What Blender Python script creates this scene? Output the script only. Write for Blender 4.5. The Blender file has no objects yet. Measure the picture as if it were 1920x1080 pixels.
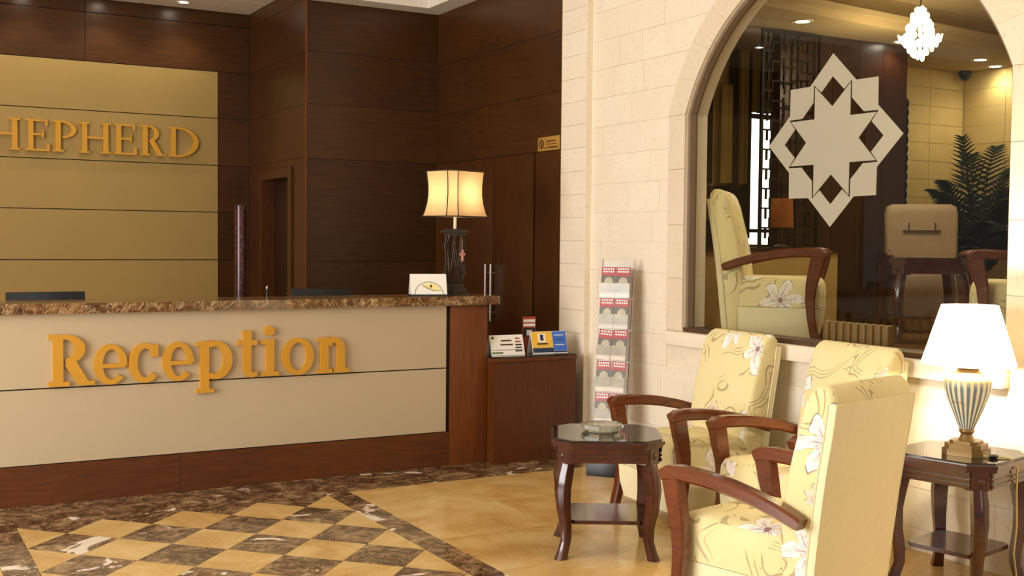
import bpy, bmesh, math, random
from math import sin, cos, pi, radians, sqrt, atan2
from mathutils import Vector, Matrix
random.seed(7)
S = bpy.context.scene
COL = S.collection

# ------------------------------------------------------------------ camera
cam = bpy.data.cameras.new('camera'); co = bpy.data.objects.new('camera', cam); COL.objects.link(co); S.camera = co
cam.sensor_width = 36.0; cam.lens = 2143.459 / 1920 * 36.0; cam.clip_end = 80
_p, _r, _y = 0.0401585898, -0.0094757367, 0.516151820
fw = Vector((sin(_y)*cos(_p), cos(_y)*cos(_p), -sin(_p))); rt = Vector((cos(_y), -sin(_y), 0)); up = rt.cross(fw)
r2 = rt*cos(_r) - up*sin(_r); u2 = rt*sin(_r) + up*cos(_r)
M = Matrix((r2, u2, -fw)).transposed().to_4x4(); M.translation = (0, 0, 1.5); co.matrix_world = M

# ------------------------------------------------------------------ world, big lights, exposure
W = bpy.data.worlds.new('world'); S.world = W; W.use_nodes = True
bg = W.node_tree.nodes['Background']; bg.inputs[0].default_value = (1.0, 0.955, 0.89, 1); bg.inputs[1].default_value = 0.27
S.view_settings.view_transform = 'Standard'; S.view_settings.look = 'None'; S.view_settings.gamma = 1; S.view_settings.use_curve_mapping = False
S.view_settings.exposure = 0.35
S.cycles.use_denoising = True; S.cycles.max_bounces = 8; S.cycles.transparent_max_bounces = 16; S.cycles.sample_clamp_indirect = 6

def area(name, loc, target, sx, sy, power, color):
    l = bpy.data.lights.new(name, 'AREA'); l.shape = 'RECTANGLE'; l.size = sx; l.size_y = sy; l.energy = power; l.color = color
    o = bpy.data.objects.new(name, l); COL.objects.link(o); o.location = loc
    o.rotation_euler = (Vector(target) - Vector(loc)).to_track_quat('-Z', 'Y').to_euler(); return o
area('daylight_entrance', (-4.2, 3.9, 1.9), (4.5, 4.4, 1.4), 4.2, 2.8, 375, (1, 0.98, 0.95))
area('daylight_rear_windows', (1.2, -3.6, 2.6), (3.4, 6, 1.0), 4.0, 2.4, 40, (1, 0.96, 0.88))

# ------------------------------------------------------------------ node helpers
def lin(h):
    v = [int(h[i:i+2], 16)/255 for i in (0, 2, 4)]
    return tuple(x/12.92 if x <= .04045 else ((x+.055)/1.055)**2.4 for x in v) + (1,)
class NT:
    def __init__(s, name):
        s.m = bpy.data.materials.new(name); s.m.use_nodes = True; s.t = s.m.node_tree
        s.b = s.t.nodes['Principled BSDF']; s.out = s.t.nodes['Material Output']
    def n(s, typ, **kw):
        nd = s.t.nodes.new(typ)
        for k, v in kw.items(): setattr(nd, k, v)
        return nd
    def put(s, sock, v):
        if isinstance(v, bpy.types.NodeSocket): s.t.links.new(v, sock)
        elif v is not None: sock.default_value = v
    def math(s, op, a, b=None, c=None, clamp=False):
        nd = s.n('ShaderNodeMath', operation=op, use_clamp=clamp)
        s.put(nd.inputs[0], a); s.put(nd.inputs[1], b)
        if c is not None: s.put(nd.inputs[2], c)
        return nd.outputs[0]
    def vmath(s, op, a, b=None):
        nd = s.n('ShaderNodeVectorMath', operation=op); s.put(nd.inputs[0], a); s.put(nd.inputs[1], b)
        return nd.outputs[1] if op == 'LENGTH' else nd.outputs[0]
    def mix(s, f, a, b):
        nd = s.n('ShaderNodeMix', data_type='RGBA'); s.put(nd.inputs[0], f); s.put(nd.inputs[6], a); s.put(nd.inputs[7], b); return nd.outputs[2]
    def step(s, x, lo, hi):
        nd = s.n('ShaderNodeMapRange', interpolation_type='SMOOTHSTEP'); s.put(nd.inputs[0], x); s.put(nd.inputs[1], lo); s.put(nd.inputs[2], hi); return nd.outputs[0]
    def noise(s, vec, scale, detail=3, rough=.5, dist=0):
        nd = s.n('ShaderNodeTexNoise'); s.put(nd.inputs['Vector'], vec); nd.inputs['Scale'].default_value = scale
        nd.inputs['Detail'].default_value = detail; nd.inputs['Roughness'].default_value = rough; nd.inputs['Distortion'].default_value = dist; return nd.outputs[0]
    def co(s, which='Object', scale=None, rnd=True):
        v = s.n('ShaderNodeTexCoord').outputs[which]
        if rnd:
            r = s.n('ShaderNodeObjectInfo').outputs['Random']
            v = s.vmath('ADD', v, s.vmath('SCALE', (1, 1, 1), None) if False else s.vmath('MULTIPLY', s.comb(r, r, r), (37., 17., 23.)))
        if scale: v = s.vmath('MULTIPLY', v, scale)
        return v
    def comb(s, x, y, z):
        nd = s.n('ShaderNodeCombineXYZ'); s.put(nd.inputs[0], x); s.put(nd.inputs[1], y); s.put(nd.inputs[2], z); return nd.outputs[0]
    def sep(s, v):
        nd = s.n('ShaderNodeSeparateXYZ'); s.put(nd.inputs[0], v); return nd.outputs
    def rand(s): return s.n('ShaderNodeObjectInfo').outputs['Random']
    def ramp(s, f, stops):
        nd = s.n('ShaderNodeValToRGB'); s.put(nd.inputs[0], f); e = nd.color_ramp.elements
        while len(e) < len(stops): e.new(0.5)
        for i, (p, c) in enumerate(stops): e[i].position = p; e[i].color = c
        return nd.outputs[0]
    def bump(s, h, strength=.2, dist=.01):
        nd = s.n('ShaderNodeBump'); nd.inputs['Strength'].default_value = strength; nd.inputs['Distance'].default_value = dist
        s.put(nd.inputs['Height'], h); s.t.links.new(nd.outputs[0], s.b.inputs['Normal'])
    def base(s, c, rough=.5, metal=0, spec=None, coat=0):
        s.put(s.b.inputs['Base Color'], c); s.put(s.b.inputs['Roughness'], rough); s.b.inputs['Metallic'].default_value = metal
        if spec is not None: s.b.inputs['Specular IOR Level'].default_value = spec
        if coat: s.b.inputs['Coat Weight'].default_value = coat; s.b.inputs['Coat Roughness'].default_value = .12
        return s.m
def plain(name, h, rough=.5, metal=0, spec=None, var=.12, scale=9.):
    t = NT(name); n = t.noise(t.co(), scale, 3); c = lin(h)
    d = tuple(x*(1-var) for x in c[:3]) + (1,); l = tuple(min(1, x*(1+var)) for x in c[:3]) + (1,)
    return t.base(t.mix(n, d, l), rough, metal, spec)
def wood(name, dark, light, grain, rough=.35, coat=0, spec=.4, tint=.25):
    t = NT(name); v = t.co(scale=grain); n = t.noise(v, 5, 6, .65, .6); n2 = t.noise(t.co(), 1.1, 2)
    f = t.math('ADD', t.math('MULTIPLY', n, .75), t.math('MULTIPLY', n2, .4), clamp=True)
    c = t.ramp(f, [(.3, lin(dark)), (.8, lin(light))])
    k = t.math('ADD', 1 - tint/2, t.math('MULTIPLY', t.rand(), tint)); c2 = t.vmath('MULTIPLY', c, t.comb(k, k, k))
    t.bump(n, .06, .004); return t.base(c2, rough, 0, spec, coat)
def emit(name, color, strength):
    t = NT(name); e = t.n('ShaderNodeEmission'); e.inputs[0].default_value = color; e.inputs[1].default_value = strength
    t.t.links.new(e.outputs[0], t.out.inputs[0]); return t.m

# ------------------------------------------------------------------ materials
mt = {}
mt['panel_wood'] = wood('dark_veneer_horizontal', '2a1808', '512f10', (1, 1, 11), .3, spec=.35)
mt['panel_wood_v'] = wood('dark_veneer_vertical', '2c1808', '542e10', (11, 11, 1), .3, spec=.35)
mt['desk_wood'] = wood('reddish_desk_veneer', '40200b', '6a3814', (1, 1, 9), .38, spec=.35, tint=.1)
mt['desk_wood_v'] = wood('reddish_post_veneer', '552b10', '7a431b', (10, 10, 1), .38, spec=.35, tint=.1)
mt['cab_wood'] = wood('low_cabinet_veneer', '401f0b', '61310f', (10, 10, 1), .38, spec=.35, tint=.1)
mt['gap'] = plain('shadow_gap_black', '150b06', .8)
mt['chair_wood'] = wood('polished_mahogany', '3c180a', '783c1a', (9, 2, 9), .22, coat=.5, tint=.1)
mt['table_wood'] = wood('dark_polished_mahogany', '2a0f08', '542717', (3, 3, 3), .2, coat=.6, tint=.1)
mt['ochre_panel'] = plain('ochre_fabric_panel', '9d8248', .6, var=.05, scale=2.)
mt['cream_panel'] = plain('cream_lacquer_panel', 'b8a688', .5, var=.04, scale=2.)
mt['gold'] = plain('golden_lettering', 'c9922a', .5, .1, var=.06)
mt['gold_back'] = mt['gold']
mt['white_ceiling'] = plain('white_ceiling_paint', 'efe6d8', .8, var=.03)
mt['ceiling_tile'] = plain('ceiling_tile_offwhite', 'dccfc0', .8, var=.04)
mt['black_plastic'] = plain('black_plastic', '14171c', .3)
mt['grey_plastic'] = plain('dark_grey_plastic', '3a3d42', .4)
mt['steel'] = plain('brushed_steel', 'b8aaa2', .35, .8)
mt['brass'] = plain('brass_plate', 'c79a48', .4, .4)
mt['brown_ink'] = plain('engraved_brown', '5a3608', .6)
mt['trim_brown'] = plain('window_trim_brown', '4d3620', .45)
mt['frame_reveal_shade'] = plain('window_frame_with_reveal_shade', '7b6852', .5)  # frame widened over the outer reveal; its brown paints in the reveal's shade
mt['rib_ochre'] = plain('dull_ochre_ribs', '86693c', .6)
mt['iron'] = plain('dark_wrought_iron', '3a2f26', .4, .5)
mt['bronze'] = plain('aged_bronze_gold', '80653a', .35, .5)
mt['dark_granite'] = plain('black_granite_top', '1d1411', .12)
mt['white_paper'] = plain('white_paper', 'f6f2ea', .7, var=.03)
mt['ink'] = plain('printed_dark_ink', '2a241c', .7)
mt['red_ink'] = plain('printed_red', 'b03a2a', .6)
mt['yellow_ink'] = plain('printed_yellow', 'f0bd3a', .6)
mt['blue_ink'] = plain('printed_blue', '3d6fcf', .55)
mt['navy_ink'] = plain('printed_navy', '23304f', .55)
mt['pale_ink'] = plain('printed_pale_yellow', 'f4e5a0', .6)
mt['green_ink'] = plain('printed_green', '5f7a34', .6)
mt['pink'] = plain('pink_enamel', 'd9938c', .4)
mt['socket'] = plain('socket_white', 'e6dcc0', .5)
mt['tan_leather'] = plain('tan_leatherette', '917a5e', .5)
mt['cream_fabric'] = plain('plain_cream_upholstery', 'eee4ba', .75, var=.05, scale=30)
mt['leaf'] = plain('palm_leaf_green', '14260f', .5, var=.5, scale=5)
mt['curtain_olive'] = plain('olive_curtain', 'b39850', .9)
mt['curtain_brown'] = plain('dark_brown_curtain', '3a2a1a', .9)
mt['lattice'] = plain('black_lacquer_lattice', '0c0907', .75, spec=.2)
mt['lounge_ochre'] = plain('lounge_ochre_plaster', 'b8985a', .8)
mt['lounge_floor'] = plain('lounge_floor_brown', '6b4a28', .4)
mt['lounge_ceiling'] = plain('lounge_ceiling_paint', 'b7a27c', .8)
mt['lounge_dark'] = wood('lounge_dark_panelling', '1f0d07', '341a0e', (10, 10, 1), .35)
mt['cable'] = plain('beige_cable', 'cdb878', .5)
mt['terracotta'] = plain('clay_pot', '70452a', .7)

def m_stone():
    t = NT('pale_limestone'); v = t.co(); a = t.noise(v, 3.2, 4, .6); b = t.noise(v, 38, 3, .6); r = t.rand()
    c = t.mix(a, lin('e7dac0'), lin('f4ecda')); c = t.mix(t.math('MULTIPLY', r, .55), c, lin('eddcc8'))
    c = t.mix(t.step(b, .58, .75), c, lin('dccbb0')); t.bump(t.math('ADD', b, t.math('MULTIPLY', a, .6)), .35, .006); return t.base(c, .75)
mt['stone'] = m_stone()
def m_trimstone():
    m = m_stone(); m.name = 'beige_trim_stone'; t = m.node_tree; b = t.nodes['Principled BSDF']; l = b.inputs['Base Color'].links[0]; mx = t.nodes.new('ShaderNodeMix'); mx.data_type = 'RGBA'; mx.blend_type = 'MULTIPLY'; mx.inputs[0].default_value = 1; mx.inputs[7].default_value = (.86, .83, .78, 1); src = l.from_socket; t.links.new(src, mx.inputs[6]); t.links.new(mx.outputs[2], b.inputs['Base Color']); return m
mt['stone_trim'] = m_trimstone()
mt['mortar'] = plain('pale_mortar', 'e9dcc4', .9)
def m_lstone():
    t = NT('warm_lounge_stone'); v = t.co(); a = t.noise(v, 4, 4); c = t.mix(a, lin('c9ae6c'), lin('dcc586')); t.bump(a, .2, .005); return t.base(c, .7)
mt['lounge_stone'] = m_lstone()
def m_marble():
    t = NT('dark_brown_marble'); v = t.co(); a = t.noise(v, 6.5, 8, .72, 1.3); b = t.noise(v, 5, 5, .6, 2.2); w = t.noise(v, 2.6, 4, .55, 1.2)
    c = t.ramp(a, [(.34, lin('2c1e13')), (.47, lin('543d28')), (.57, lin('8a6f50')), (.70, lin('bda684'))])
    vein = t.step(t.math('ABSOLUTE', t.math('SUBTRACT', b, .5)), .022, .0)
    c = t.mix(t.math('MULTIPLY', vein, .55), c, lin('bfa57c'))
    patch = t.step(w, .62, .645); c = t.mix(patch, c, lin('e8ddcc')); return t.base(c, .16, spec=.5)
mt['marble'] = m_marble()
def m_slab():
    t = NT('brown_marble_counter_slab'); v = t.co(rnd=False); a = t.noise(v, 11, 7, .68, 1.8); b = t.noise(v, 7, 5, .6, 2.)
    c = t.ramp(a, [(.32, lin('35200f')), (.5, lin('6e4b28')), (.62, lin('9b774a')), (.78, lin('c9a878'))])
    vein = t.step(t.math('ABSOLUTE', t.math('SUBTRACT', b, .5)), .02, .0); c = t.mix(t.math('MULTIPLY', vein, .7), c, lin('dcc49a')); return t.base(c, .15)
mt['slab'] = m_slab()
def m_ymarble():
    t = NT('honey_marble'); v = t.co(); a = t.noise(v, 2.2, 5, .6, 1.2); b = t.noise(v, 4.5, 5, .6, 2.4)
    c = t.ramp(a, [(.3, lin('b88f50')), (.5, lin('cda968')), (.72, lin('ddc188'))])
    vein = t.step(t.math('ABSOLUTE', t.math('SUBTRACT', b, .5)), .02, .0); c = t.mix(t.math('MULTIPLY', vein, .3), c, lin('e6cf9c')); return t.base(c, .17, spec=.5)
mt['honey'] = m_ymarble()
def m_floral():
    t = NT('cream_floral_upholstery'); uv0 = t.n('ShaderNodeTexCoord').outputs['UV']; rn = t.rand()
    uv = t.vmath('ADD', uv0, t.comb(t.math('MULTIPLY', rn, 3.1), t.math('MULTIPLY', rn, 1.7), 0.))
    def bloom(scale, size, thr, off):
        vo = t.n('ShaderNodeTexVoronoi'); vo.voronoi_dimensions = '2D'; u2 = t.vmath('ADD', uv, (off, off*.7, 0)); t.put(vo.inputs['Vector'], u2); vo.inputs['Scale'].default_value = scale; vo.inputs['Randomness'].default_value = .6
        x, y, _ = t.sep(t.vmath('SUBTRACT', u2, vo.outputs['Position'])); cr = t.sep(vo.outputs['Color']); r = t.vmath('LENGTH', t.comb(x, y, 0.))
        th = t.math('ADD', t.math('ARCTAN2', y, x), t.math('MULTIPLY', cr[0], 6.28)); wob = t.noise(u2, 9, 1)
        th = t.math('ADD', th, t.math('MULTIPLY', t.math('SUBTRACT', wob, .5), .9))
        pet = t.math('ABSOLUTE', t.math('COSINE', t.math('MULTIPLY', th, 3.)))
        R = t.math('MULTIPLY', t.math('ADD', .30, t.math('MULTIPLY', t.math('POWER', pet, .9), .70)), t.math('ADD', size*.55, t.math('MULTIPLY', wob, size*.85)))
        on = t.math('GREATER_THAN', cr[1], thr); d = t.math('SUBTRACT', R, r)
        mask = t.math('MULTIPLY', t.step(d, -.001, .003), on)
        edge = t.math('MULTIPLY', t.math('MULTIPLY', t.step(t.math('ABSOLUTE', d), .0045, .001), on), t.step(t.noise(u2, 21, 2), .42, .58))
        vein = t.math('MULTIPLY', t.step(t.math('SUBTRACT', 1., pet), .10, .02), t.step(r, size*.8, size*.25))
        rays = t.math('MULTIPLY', t.step(t.math('ABSOLUTE', t.math('SINE', t.math('MULTIPLY', th, 9.))), .6, .2), t.step(r, size*.42, size*.2))
        core = t.math('MULTIPLY', t.math('MAXIMUM', t.step(r, size*.16, size*.07), t.math('MULTIPLY', rays, .8)), on)
        return mask, edge, t.math('MULTIPLY', vein, mask), core, r
    fine = t.noise(uv, 48, 3, .6)
    c = t.mix(t.noise(uv, 5, 3), lin('e6d593'), lin('eee1b2'))
    n1 = t.noise(uv, 3.1, 1, .3, 1.1); gate = t.step(t.noise(uv, 4.3, 1), .46, .52); w_ = t.math('ADD', .003, t.math('MULTIPLY', t.noise(uv, 8, 1), .014))
    line = lambda k: t.math('MULTIPLY', t.math('LESS_THAN', t.math('ABSOLUTE', t.math('SUBTRACT', n1, k)), w_), gate)
    stem = t.math('MAXIMUM', line(.43), t.math('MAXIMUM', line(.5), line(.585)))
    c = t.mix(t.math('MULTIPLY', stem, .62), c, lin('8d7a58'))
    leaf = t.math('MULTIPLY', t.step(t.noise(uv, 15, 2, .5, 2.2), .66, .70), t.step(t.noise(uv, 2.7, 1), .47, .55))
    c = t.mix(t.math('MULTIPLY', leaf, .55), c, lin('85745f'))
    for scale, size, thr, off, col in ((2.1, .135, .18, .13, 'fbf5ec'), (3.7, .05, .5, .37, 'e9d9c4')):
        m, e, v, k, r = bloom(scale, size, thr, off)
        c = t.mix(m, c, t.mix(t.step(fine, .48, .75), lin(col), lin('d3bdb4'))); c = t.mix(t.math('MULTIPLY', v, .6), c, lin('a98d8c')); c = t.mix(t.math('MULTIPLY', e, .85), c, lin('75585a')); c = t.mix(t.math('MULTIPLY', k, .85), c, lin('7c4548'))
    t.bump(t.noise(uv, 260, 2), .08, .002); t.m['uv_print'] = 1
    return t.base(c, .75)
mt['floral'] = m_floral()
def m_glass(name, tint, ior=1.5, extra=0.0):
    t = NT(name); tr = t.n('ShaderNodeBsdfTransparent'); tr.inputs[0].default_value = tint; gl = t.n('ShaderNodeBsdfGlossy'); gl.inputs['Roughness'].default_value = .02
    fr = t.n('ShaderNodeFresnel'); fr.inputs[0].default_value = ior; f = t.math('MULTIPLY', t.math('ADD', fr.outputs[0], extra, clamp=True), t.math('SUBTRACT', 1., t.n('ShaderNodeNewGeometry').outputs['Backfacing']))
    mx = t.n('ShaderNodeMixShader'); t.put(mx.inputs[0], f); t.t.links.new(tr.outputs[0], mx.inputs[1]); t.t.links.new(gl.outputs[0], mx.inputs[2]); t.t.links.new(mx.outputs[0], t.out.inputs[0]); return t.m
mt['pane'] = m_glass('window_pane_glass', (.90, .90, .86, 1), 1.42)
mt['clear'] = m_glass('clear_acrylic', (.93, .94, .95, 1), 1.4, .015)
mt['clear'].node_tree.nodes['Glossy BSDF'].inputs['Roughness'].default_value = .16
def m_crystal():
    t = NT('cut_crystal'); t.b.inputs['Transmission Weight'].default_value = .8; return t.base((.92, .90, .76, 1), .07)
mt['crystal'] = m_crystal()
mt['glass_top'] = NT('smoked_glass_top').base(lin('2b211b'), .06, spec=.8)
mt['frost'] = plain('frosted_vinyl', 'a8a18c', .6, var=.02)
def m_shade(name, h, trans, em=0):
    t = NT(name); d = t.n('ShaderNodeBsdfDiffuse'); d.inputs[0].default_value = lin(h); tr = t.n('ShaderNodeBsdfTranslucent'); n = t.noise(t.co(scale=(40, 40, 3)), 3, 3)
    t.put(tr.inputs[0], t.mix(n, tuple(v*.86 for v in lin(h)[:3])+(1,), lin(h))); mx = t.n('ShaderNodeMixShader'); mx.inputs[0].default_value = trans
    t.t.links.new(d.outputs[0], mx.inputs[1]); t.t.links.new(tr.outputs[0], mx.inputs[2]); t.t.links.new(mx.outputs[0], t.out.inputs[0]); return t.m
mt['shade_white'] = m_shade('white_lampshade_fabric', 'fbf3df', .6)
mt['shade_cream'] = m_shade('cream_silk_lampshade', 'd8b88c', .5)
mt['reflection_amber'] = m_shade('amber_lamp_reflection', 'a8683a', .4)
mt['bulb'] = emit('lit_bulb', (1, .82, .5, 1), 26)
mt['bulb_white'] = emit('lit_bulb_white', (1, .9, .7, 1), 30)
mt['downlight'] = emit('downlight_glow', (1, .93, .75, 1), 45)
mt['bright_window'] = emit('bright_daylit_window', (1, .98, .94, 1), 2.6)
mt['crystal_lit'] = emit('lit_crystal', (1, .86, .5, 1), 3.2)
def m_leaflet():
    t = NT('printed_leaflet'); uv = t.n('ShaderNodeTexCoord').outputs['UV']; x, z, _ = t.sep(uv); rn = t.rand()
    hz = t.math('ADD', z, t.math('MULTIPLY', x, -.25))
    red = t.math('GREATER_THAN', t.math('ADD', z, t.math('MULTIPLY', t.noise(t.co(), 9, 1), .02)), .052)
    photo = t.mix(t.noise(t.co(), 16, 3), lin('858371'), lin('d6c3a2'))
    dome = t.math('MAXIMUM', t.step(t.vmath('LENGTH', t.vmath('MULTIPLY', t.comb(t.math('SUBTRACT', x, .004), t.math('SUBTRACT', z, .002), 0.), (1, .9, 0))), .031, .026), t.math('LESS_THAN', z, -.004))
    photo = t.mix(dome, lin('57534c'), photo)
    c = t.mix(red, photo, lin('a8323a'))
    band = lambda a, b: t.math('MULTIPLY', t.math('GREATER_THAN', z, a), t.math('LESS_THAN', z, b))
    strokes = t.math('GREATER_THAN', t.math('FRACT', t.math('MULTIPLY', hz if False else t.math('ADD', x, t.math('MULTIPLY', z, .3)), 62)), .32)
    txt = t.math('MULTIPLY', t.math('MAXIMUM', band(.082, .093), band(.064, .075)), t.math('MULTIPLY', strokes, t.math('LESS_THAN', t.math('ABSOLUTE', x), .04)))
    c = t.mix(txt, c, lin('f8e8e4')); low = t.math('LESS_THAN', z, -.07); c = t.mix(low, c, lin('d9cdbb')); return t.base(c, .35)
mt['leaflet'] = m_leaflet()
def m_tube():
    t = NT('red_patterned_foil'); v = t.co(rnd=False); n = t.noise(v, 45, 2); c = t.ramp(n, [(.42, lin('22070a')), (.56, lin('4c1216')), (.7, lin('5e2e30'))]); return t.base(c, .25)
mt['tube'] = m_tube()

# ------------------------------------------------------------------ mesh helpers
class MB:
    def __init__(s): s.b = bmesh.new(); s.mi = 0
    def face(s, vs):
        try: f = s.b.faces.new(vs); f.material_index = s.mi; return f
        except ValueError: return None
    def box(s, x0, x1, y0, y1, z0, z1, bev=0):
        if bev:
            t = bmesh.new(); bmesh.ops.create_cube(t, size=1)
            for v in t.verts: v.co = Vector(((x0+x1)/2 + v.co.x*(x1-x0), (y0+y1)/2 + v.co.y*(y1-y0), (z0+z1)/2 + v.co.z*(z1-z0)))
            bmesh.ops.bevel(t, geom=t.edges[:], offset=bev, segments=2, affect='EDGES', profile=.6); s.add(t); return s
        v = [s.b.verts.new((x, y, z)) for z in (z0, z1) for x, y in ((x0, y0), (x1, y0), (x1, y1), (x0, y1))]
        for q in ((3, 2, 1, 0), (4, 5, 6, 7), (0, 1, 5, 4), (1, 2, 6, 5), (2, 3, 7, 6), (3, 0, 4, 7)): s.face([v[i] for i in q])
        return s
    def add(s, t, mtx=None):
        if mtx: t.transform(mtx)
        mp = {v: s.b.verts.new(v.co) for v in t.verts}
        for f in t.faces: s.face([mp[v] for v in f.verts])
        t.free()
    def prism(s, pts, d0, d1, plane='xz'):
        """polygon pts in a plane extruded along the remaining axis"""
        P = {'xz': lambda a, b, d: (a, d, b), 'yz': lambda a, b, d: (d, a, b), 'xy': lambda a, b, d: (a, b, d)}[plane]
        A = [s.b.verts.new(P(a, b, d0)) for a, b in pts]; B = [s.b.verts.new(P(a, b, d1)) for a, b in pts]; n = len(pts)
        s.face(A); s.face(B[::-1])
        for i in range(n): s.face([A[(i+1) % n], A[i], B[i], B[(i+1) % n]])
        return s
    def ring(s, outer, inner, d0, d1, plane='xz', closed=False):
        n = len(outer)
        for i in range(n if closed else n-1):
            j = (i+1) % n; s.prism([outer[i], outer[j], inner[j], inner[i]], d0, d1, plane)
        return s
    def lathe(s, prof, seg=24, cx=0, cy=0, rf=None, cap=True):
        rows = []
        for r, z in prof: rows.append([s.b.verts.new((cx + r*(rf(i/seg*2*pi, z) if rf else 1)*cos(i/seg*2*pi), cy + r*(rf(i/seg*2*pi, z) if rf else 1)*sin(i/seg*2*pi), z)) for i in range(seg)])
        for a, b in zip(rows, rows[1:]):
            for i in range(seg): j = (i+1) % seg; s.face([a[i], a[j], b[j], b[i]])
        if cap and prof[0][0] > 1e-6: s.face(rows[0][::-1])
        if cap and prof[-1][0] > 1e-6: s.face(rows[-1])
        return s
    def tube(s, path, r, seg=8):
        path = [Vector(p) for p in path]; rows = []; ref = Vector((.13, .31, .94))
        for i, p in enumerate(path):
            d = (path[min(i+1, len(path)-1)] - path[max(i-1, 0)]).normalized(); a = d.cross(ref)
            if a.length < .05: a = d.cross(Vector((1, 0, 0)))
            a.normalize(); b = d.cross(a); rr = r[i] if isinstance(r, (list, tuple)) else r
            rows.append([s.b.verts.new(p + a*rr*cos(k/seg*2*pi) + b*rr*sin(k/seg*2*pi)) for k in range(seg)])
        for a, b in zip(rows, rows[1:]):
            for i in range(seg): j = (i+1) % seg; s.face([a[i], a[j], b[j], b[i]])
        s.face(rows[0][::-1]); s.face(rows[-1]); return s
    def sweep(s, path, w, hs, x0, ch=.007):
        """rectangular bar with chamfered edges along (y,z) path, centred on x0"""
        rows = []; n = len(path)
        for i, (y, z) in enumerate(path):
            a, b = path[max(i-1, 0)], path[min(i+1, n-1)]; d = Vector((b[0]-a[0], b[1]-a[1])).normalized(); nn = (-d.y, d.x)
            h = hs[i]/2; ww = w/2
            sec = [(-ww+ch, -h), (ww-ch, -h), (ww, -h+ch), (ww, h-ch), (ww-ch, h), (-ww+ch, h), (-ww, h-ch), (-ww, -h+ch)]
            rows.append([s.b.verts.new((x0 + u, y + nn[0]*v, z + nn[1]*v)) for u, v in sec])
        for a, b in zip(rows, rows[1:]):
            for i in range(8): j = (i+1) % 8; s.face([a[i], a[j], b[j], b[i]])
        s.face(rows[0][::-1]); s.face(rows[-1]); return s
    def loft(s, rows, cap=True):
        R = [[s.b.verts.new(p) for p in r] for r in rows]; n = len(R[0])
        for a, b in zip(R, R[1:]):
            for i in range(n): j = (i+1) % n; s.face([a[i], a[j], b[j], b[i]])
        if cap: s.face(R[0][::-1]); s.face(R[-1])
        return s
    def ball(s, c, r, seg=10, sc=(1, 1, 1)):
        t = bmesh.new(); bmesh.ops.create_uvsphere(t, u_segments=seg, v_segments=max(6, seg//2+1), radius=r)
        s.add(t, Matrix.Translation(c) @ Matrix.Diagonal((*sc, 1))); return s

def tag(o, label=None, cat=None, group=None, kind=None):
    if label: o['label'] = label
    if cat: o['category'] = cat
    if group: o['group'] = group
    if kind: o['kind'] = kind
    return o
def obj(name, mb, mats, parent=None, smooth=None, loc=None, rotz=0, **kw):
    me = bpy.data.meshes.new(name); bmesh.ops.recalc_face_normals(mb.b, faces=mb.b.faces[:])
    mats = mats if isinstance(mats, (list, tuple)) else [mats]
    if any(m.get('uv_print') for m in mats) or mats[0] == mt['leaflet']:
        uv = mb.b.loops.layers.uv.new('UVMap')
        for f in mb.b.faces:
            n = f.normal; a = max(range(3), key=lambda i: abs(n[i]))
            for l in f.loops:
                c = l.vert.co; l[uv].uv = {0: (c.y+.7, c.z), 1: (c.x, c.z), 2: (c.x, c.y+.9)}[a]
    mb.b.to_mesh(me); mb.b.free()
    for m in mats: me.materials.append(m)
    if smooth is not None: me.shade_smooth(); me.set_sharp_from_angle(angle=radians(smooth))
    o = bpy.data.objects.new(name, me); COL.objects.link(o)
    if parent: o.parent = parent
    if loc: o.location = loc
    if rotz: o.rotation_euler.z = rotz
    return tag(o, **kw)
def thing(name, label, cat, loc=(0, 0, 0), rotz=0, group=None):
    o = bpy.data.objects.new(name, None); o.empty_display_size = .1; COL.objects.link(o); o.location = loc; o.rotation_euler.z = rotz; return tag(o, label, cat, group)
def copy_tree(o, parent=None, loc=None, rotz=None, label=None):
    c = o.copy(); COL.objects.link(c)
    if parent: c.parent = parent
    if loc is not None: c.location = loc
    if rotz is not None: c.rotation_euler.z = rotz
    if label: c['label'] = label
    for ch in list(o.children): copy_tree(ch, c)
    return c
def bx(name, m, parent, *a, bev=0, **kw): return obj(name, MB().box(*a, bev=bev), m, parent, smooth=30 if bev else None, **kw)
def struct(name, mb, m, **kw): return obj(name, mb, m, kind='structure', **kw)

# ================================================================== SETTING
ZC = 3.506
# ---- floor
fl = struct('floor', MB().box(-6, 4.55, -5, 11.2, -.12, -.008), mt['mortar'], label='polished stone floor with dark and honey marble tiles')
HX, HY, X0, Y0 = .2113, .2240, .672, 6.340
NI, NJ = 8, 13
YB = Y0 - HY*NJ
def clip(poly, f):
    out = []
    for i, p in enumerate(poly):
        q = poly[(i+1) % len(poly)]; a, b = f(p), f(q)
        if a >= 0: out.append(p)
        if (a > 0 > b) or (a < 0 < b): t = a/(a-b); out.append((p[0]+(q[0]-p[0])*t, p[1]+(q[1]-p[1])*t))
    return out
meshes = {}
for i in range(0, NI+1):
    for j in range(0, NJ+1):
        if (i+j) % 2 == 0: continue
        g = .0012
        pts = [(-HX+g*1.4, 0), (0, -HY+g*1.4), (HX-g*1.4, 0), (0, HY-g*1.4)]
        cx, cy = X0+HX*i, Y0-HY*j
        pts = clip(pts, lambda p: p[0] if i == 0 else 1); pts = clip(pts, lambda p: -p[0] if i == NI else 1)
        pts = clip(pts, lambda p: -p[1] if j == 0 else 1); pts = clip(pts, lambda p: p[1] if j == NJ else 1)
        key = (i == 0, i == NI, j == 0, j == NJ, j % 2)
        if key in meshes:
            o = bpy.data.objects.new('tile', meshes[key]); COL.objects.link(o); o.parent = fl; o.location = (cx, cy, 0)
        else:
            o = obj('tile', MB().prism(pts, -.01, 0, 'xy'), mt['honey'] if j % 2 else mt['marble'], fl, loc=(cx, cy, 0)); meshes[key] = o.data
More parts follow.
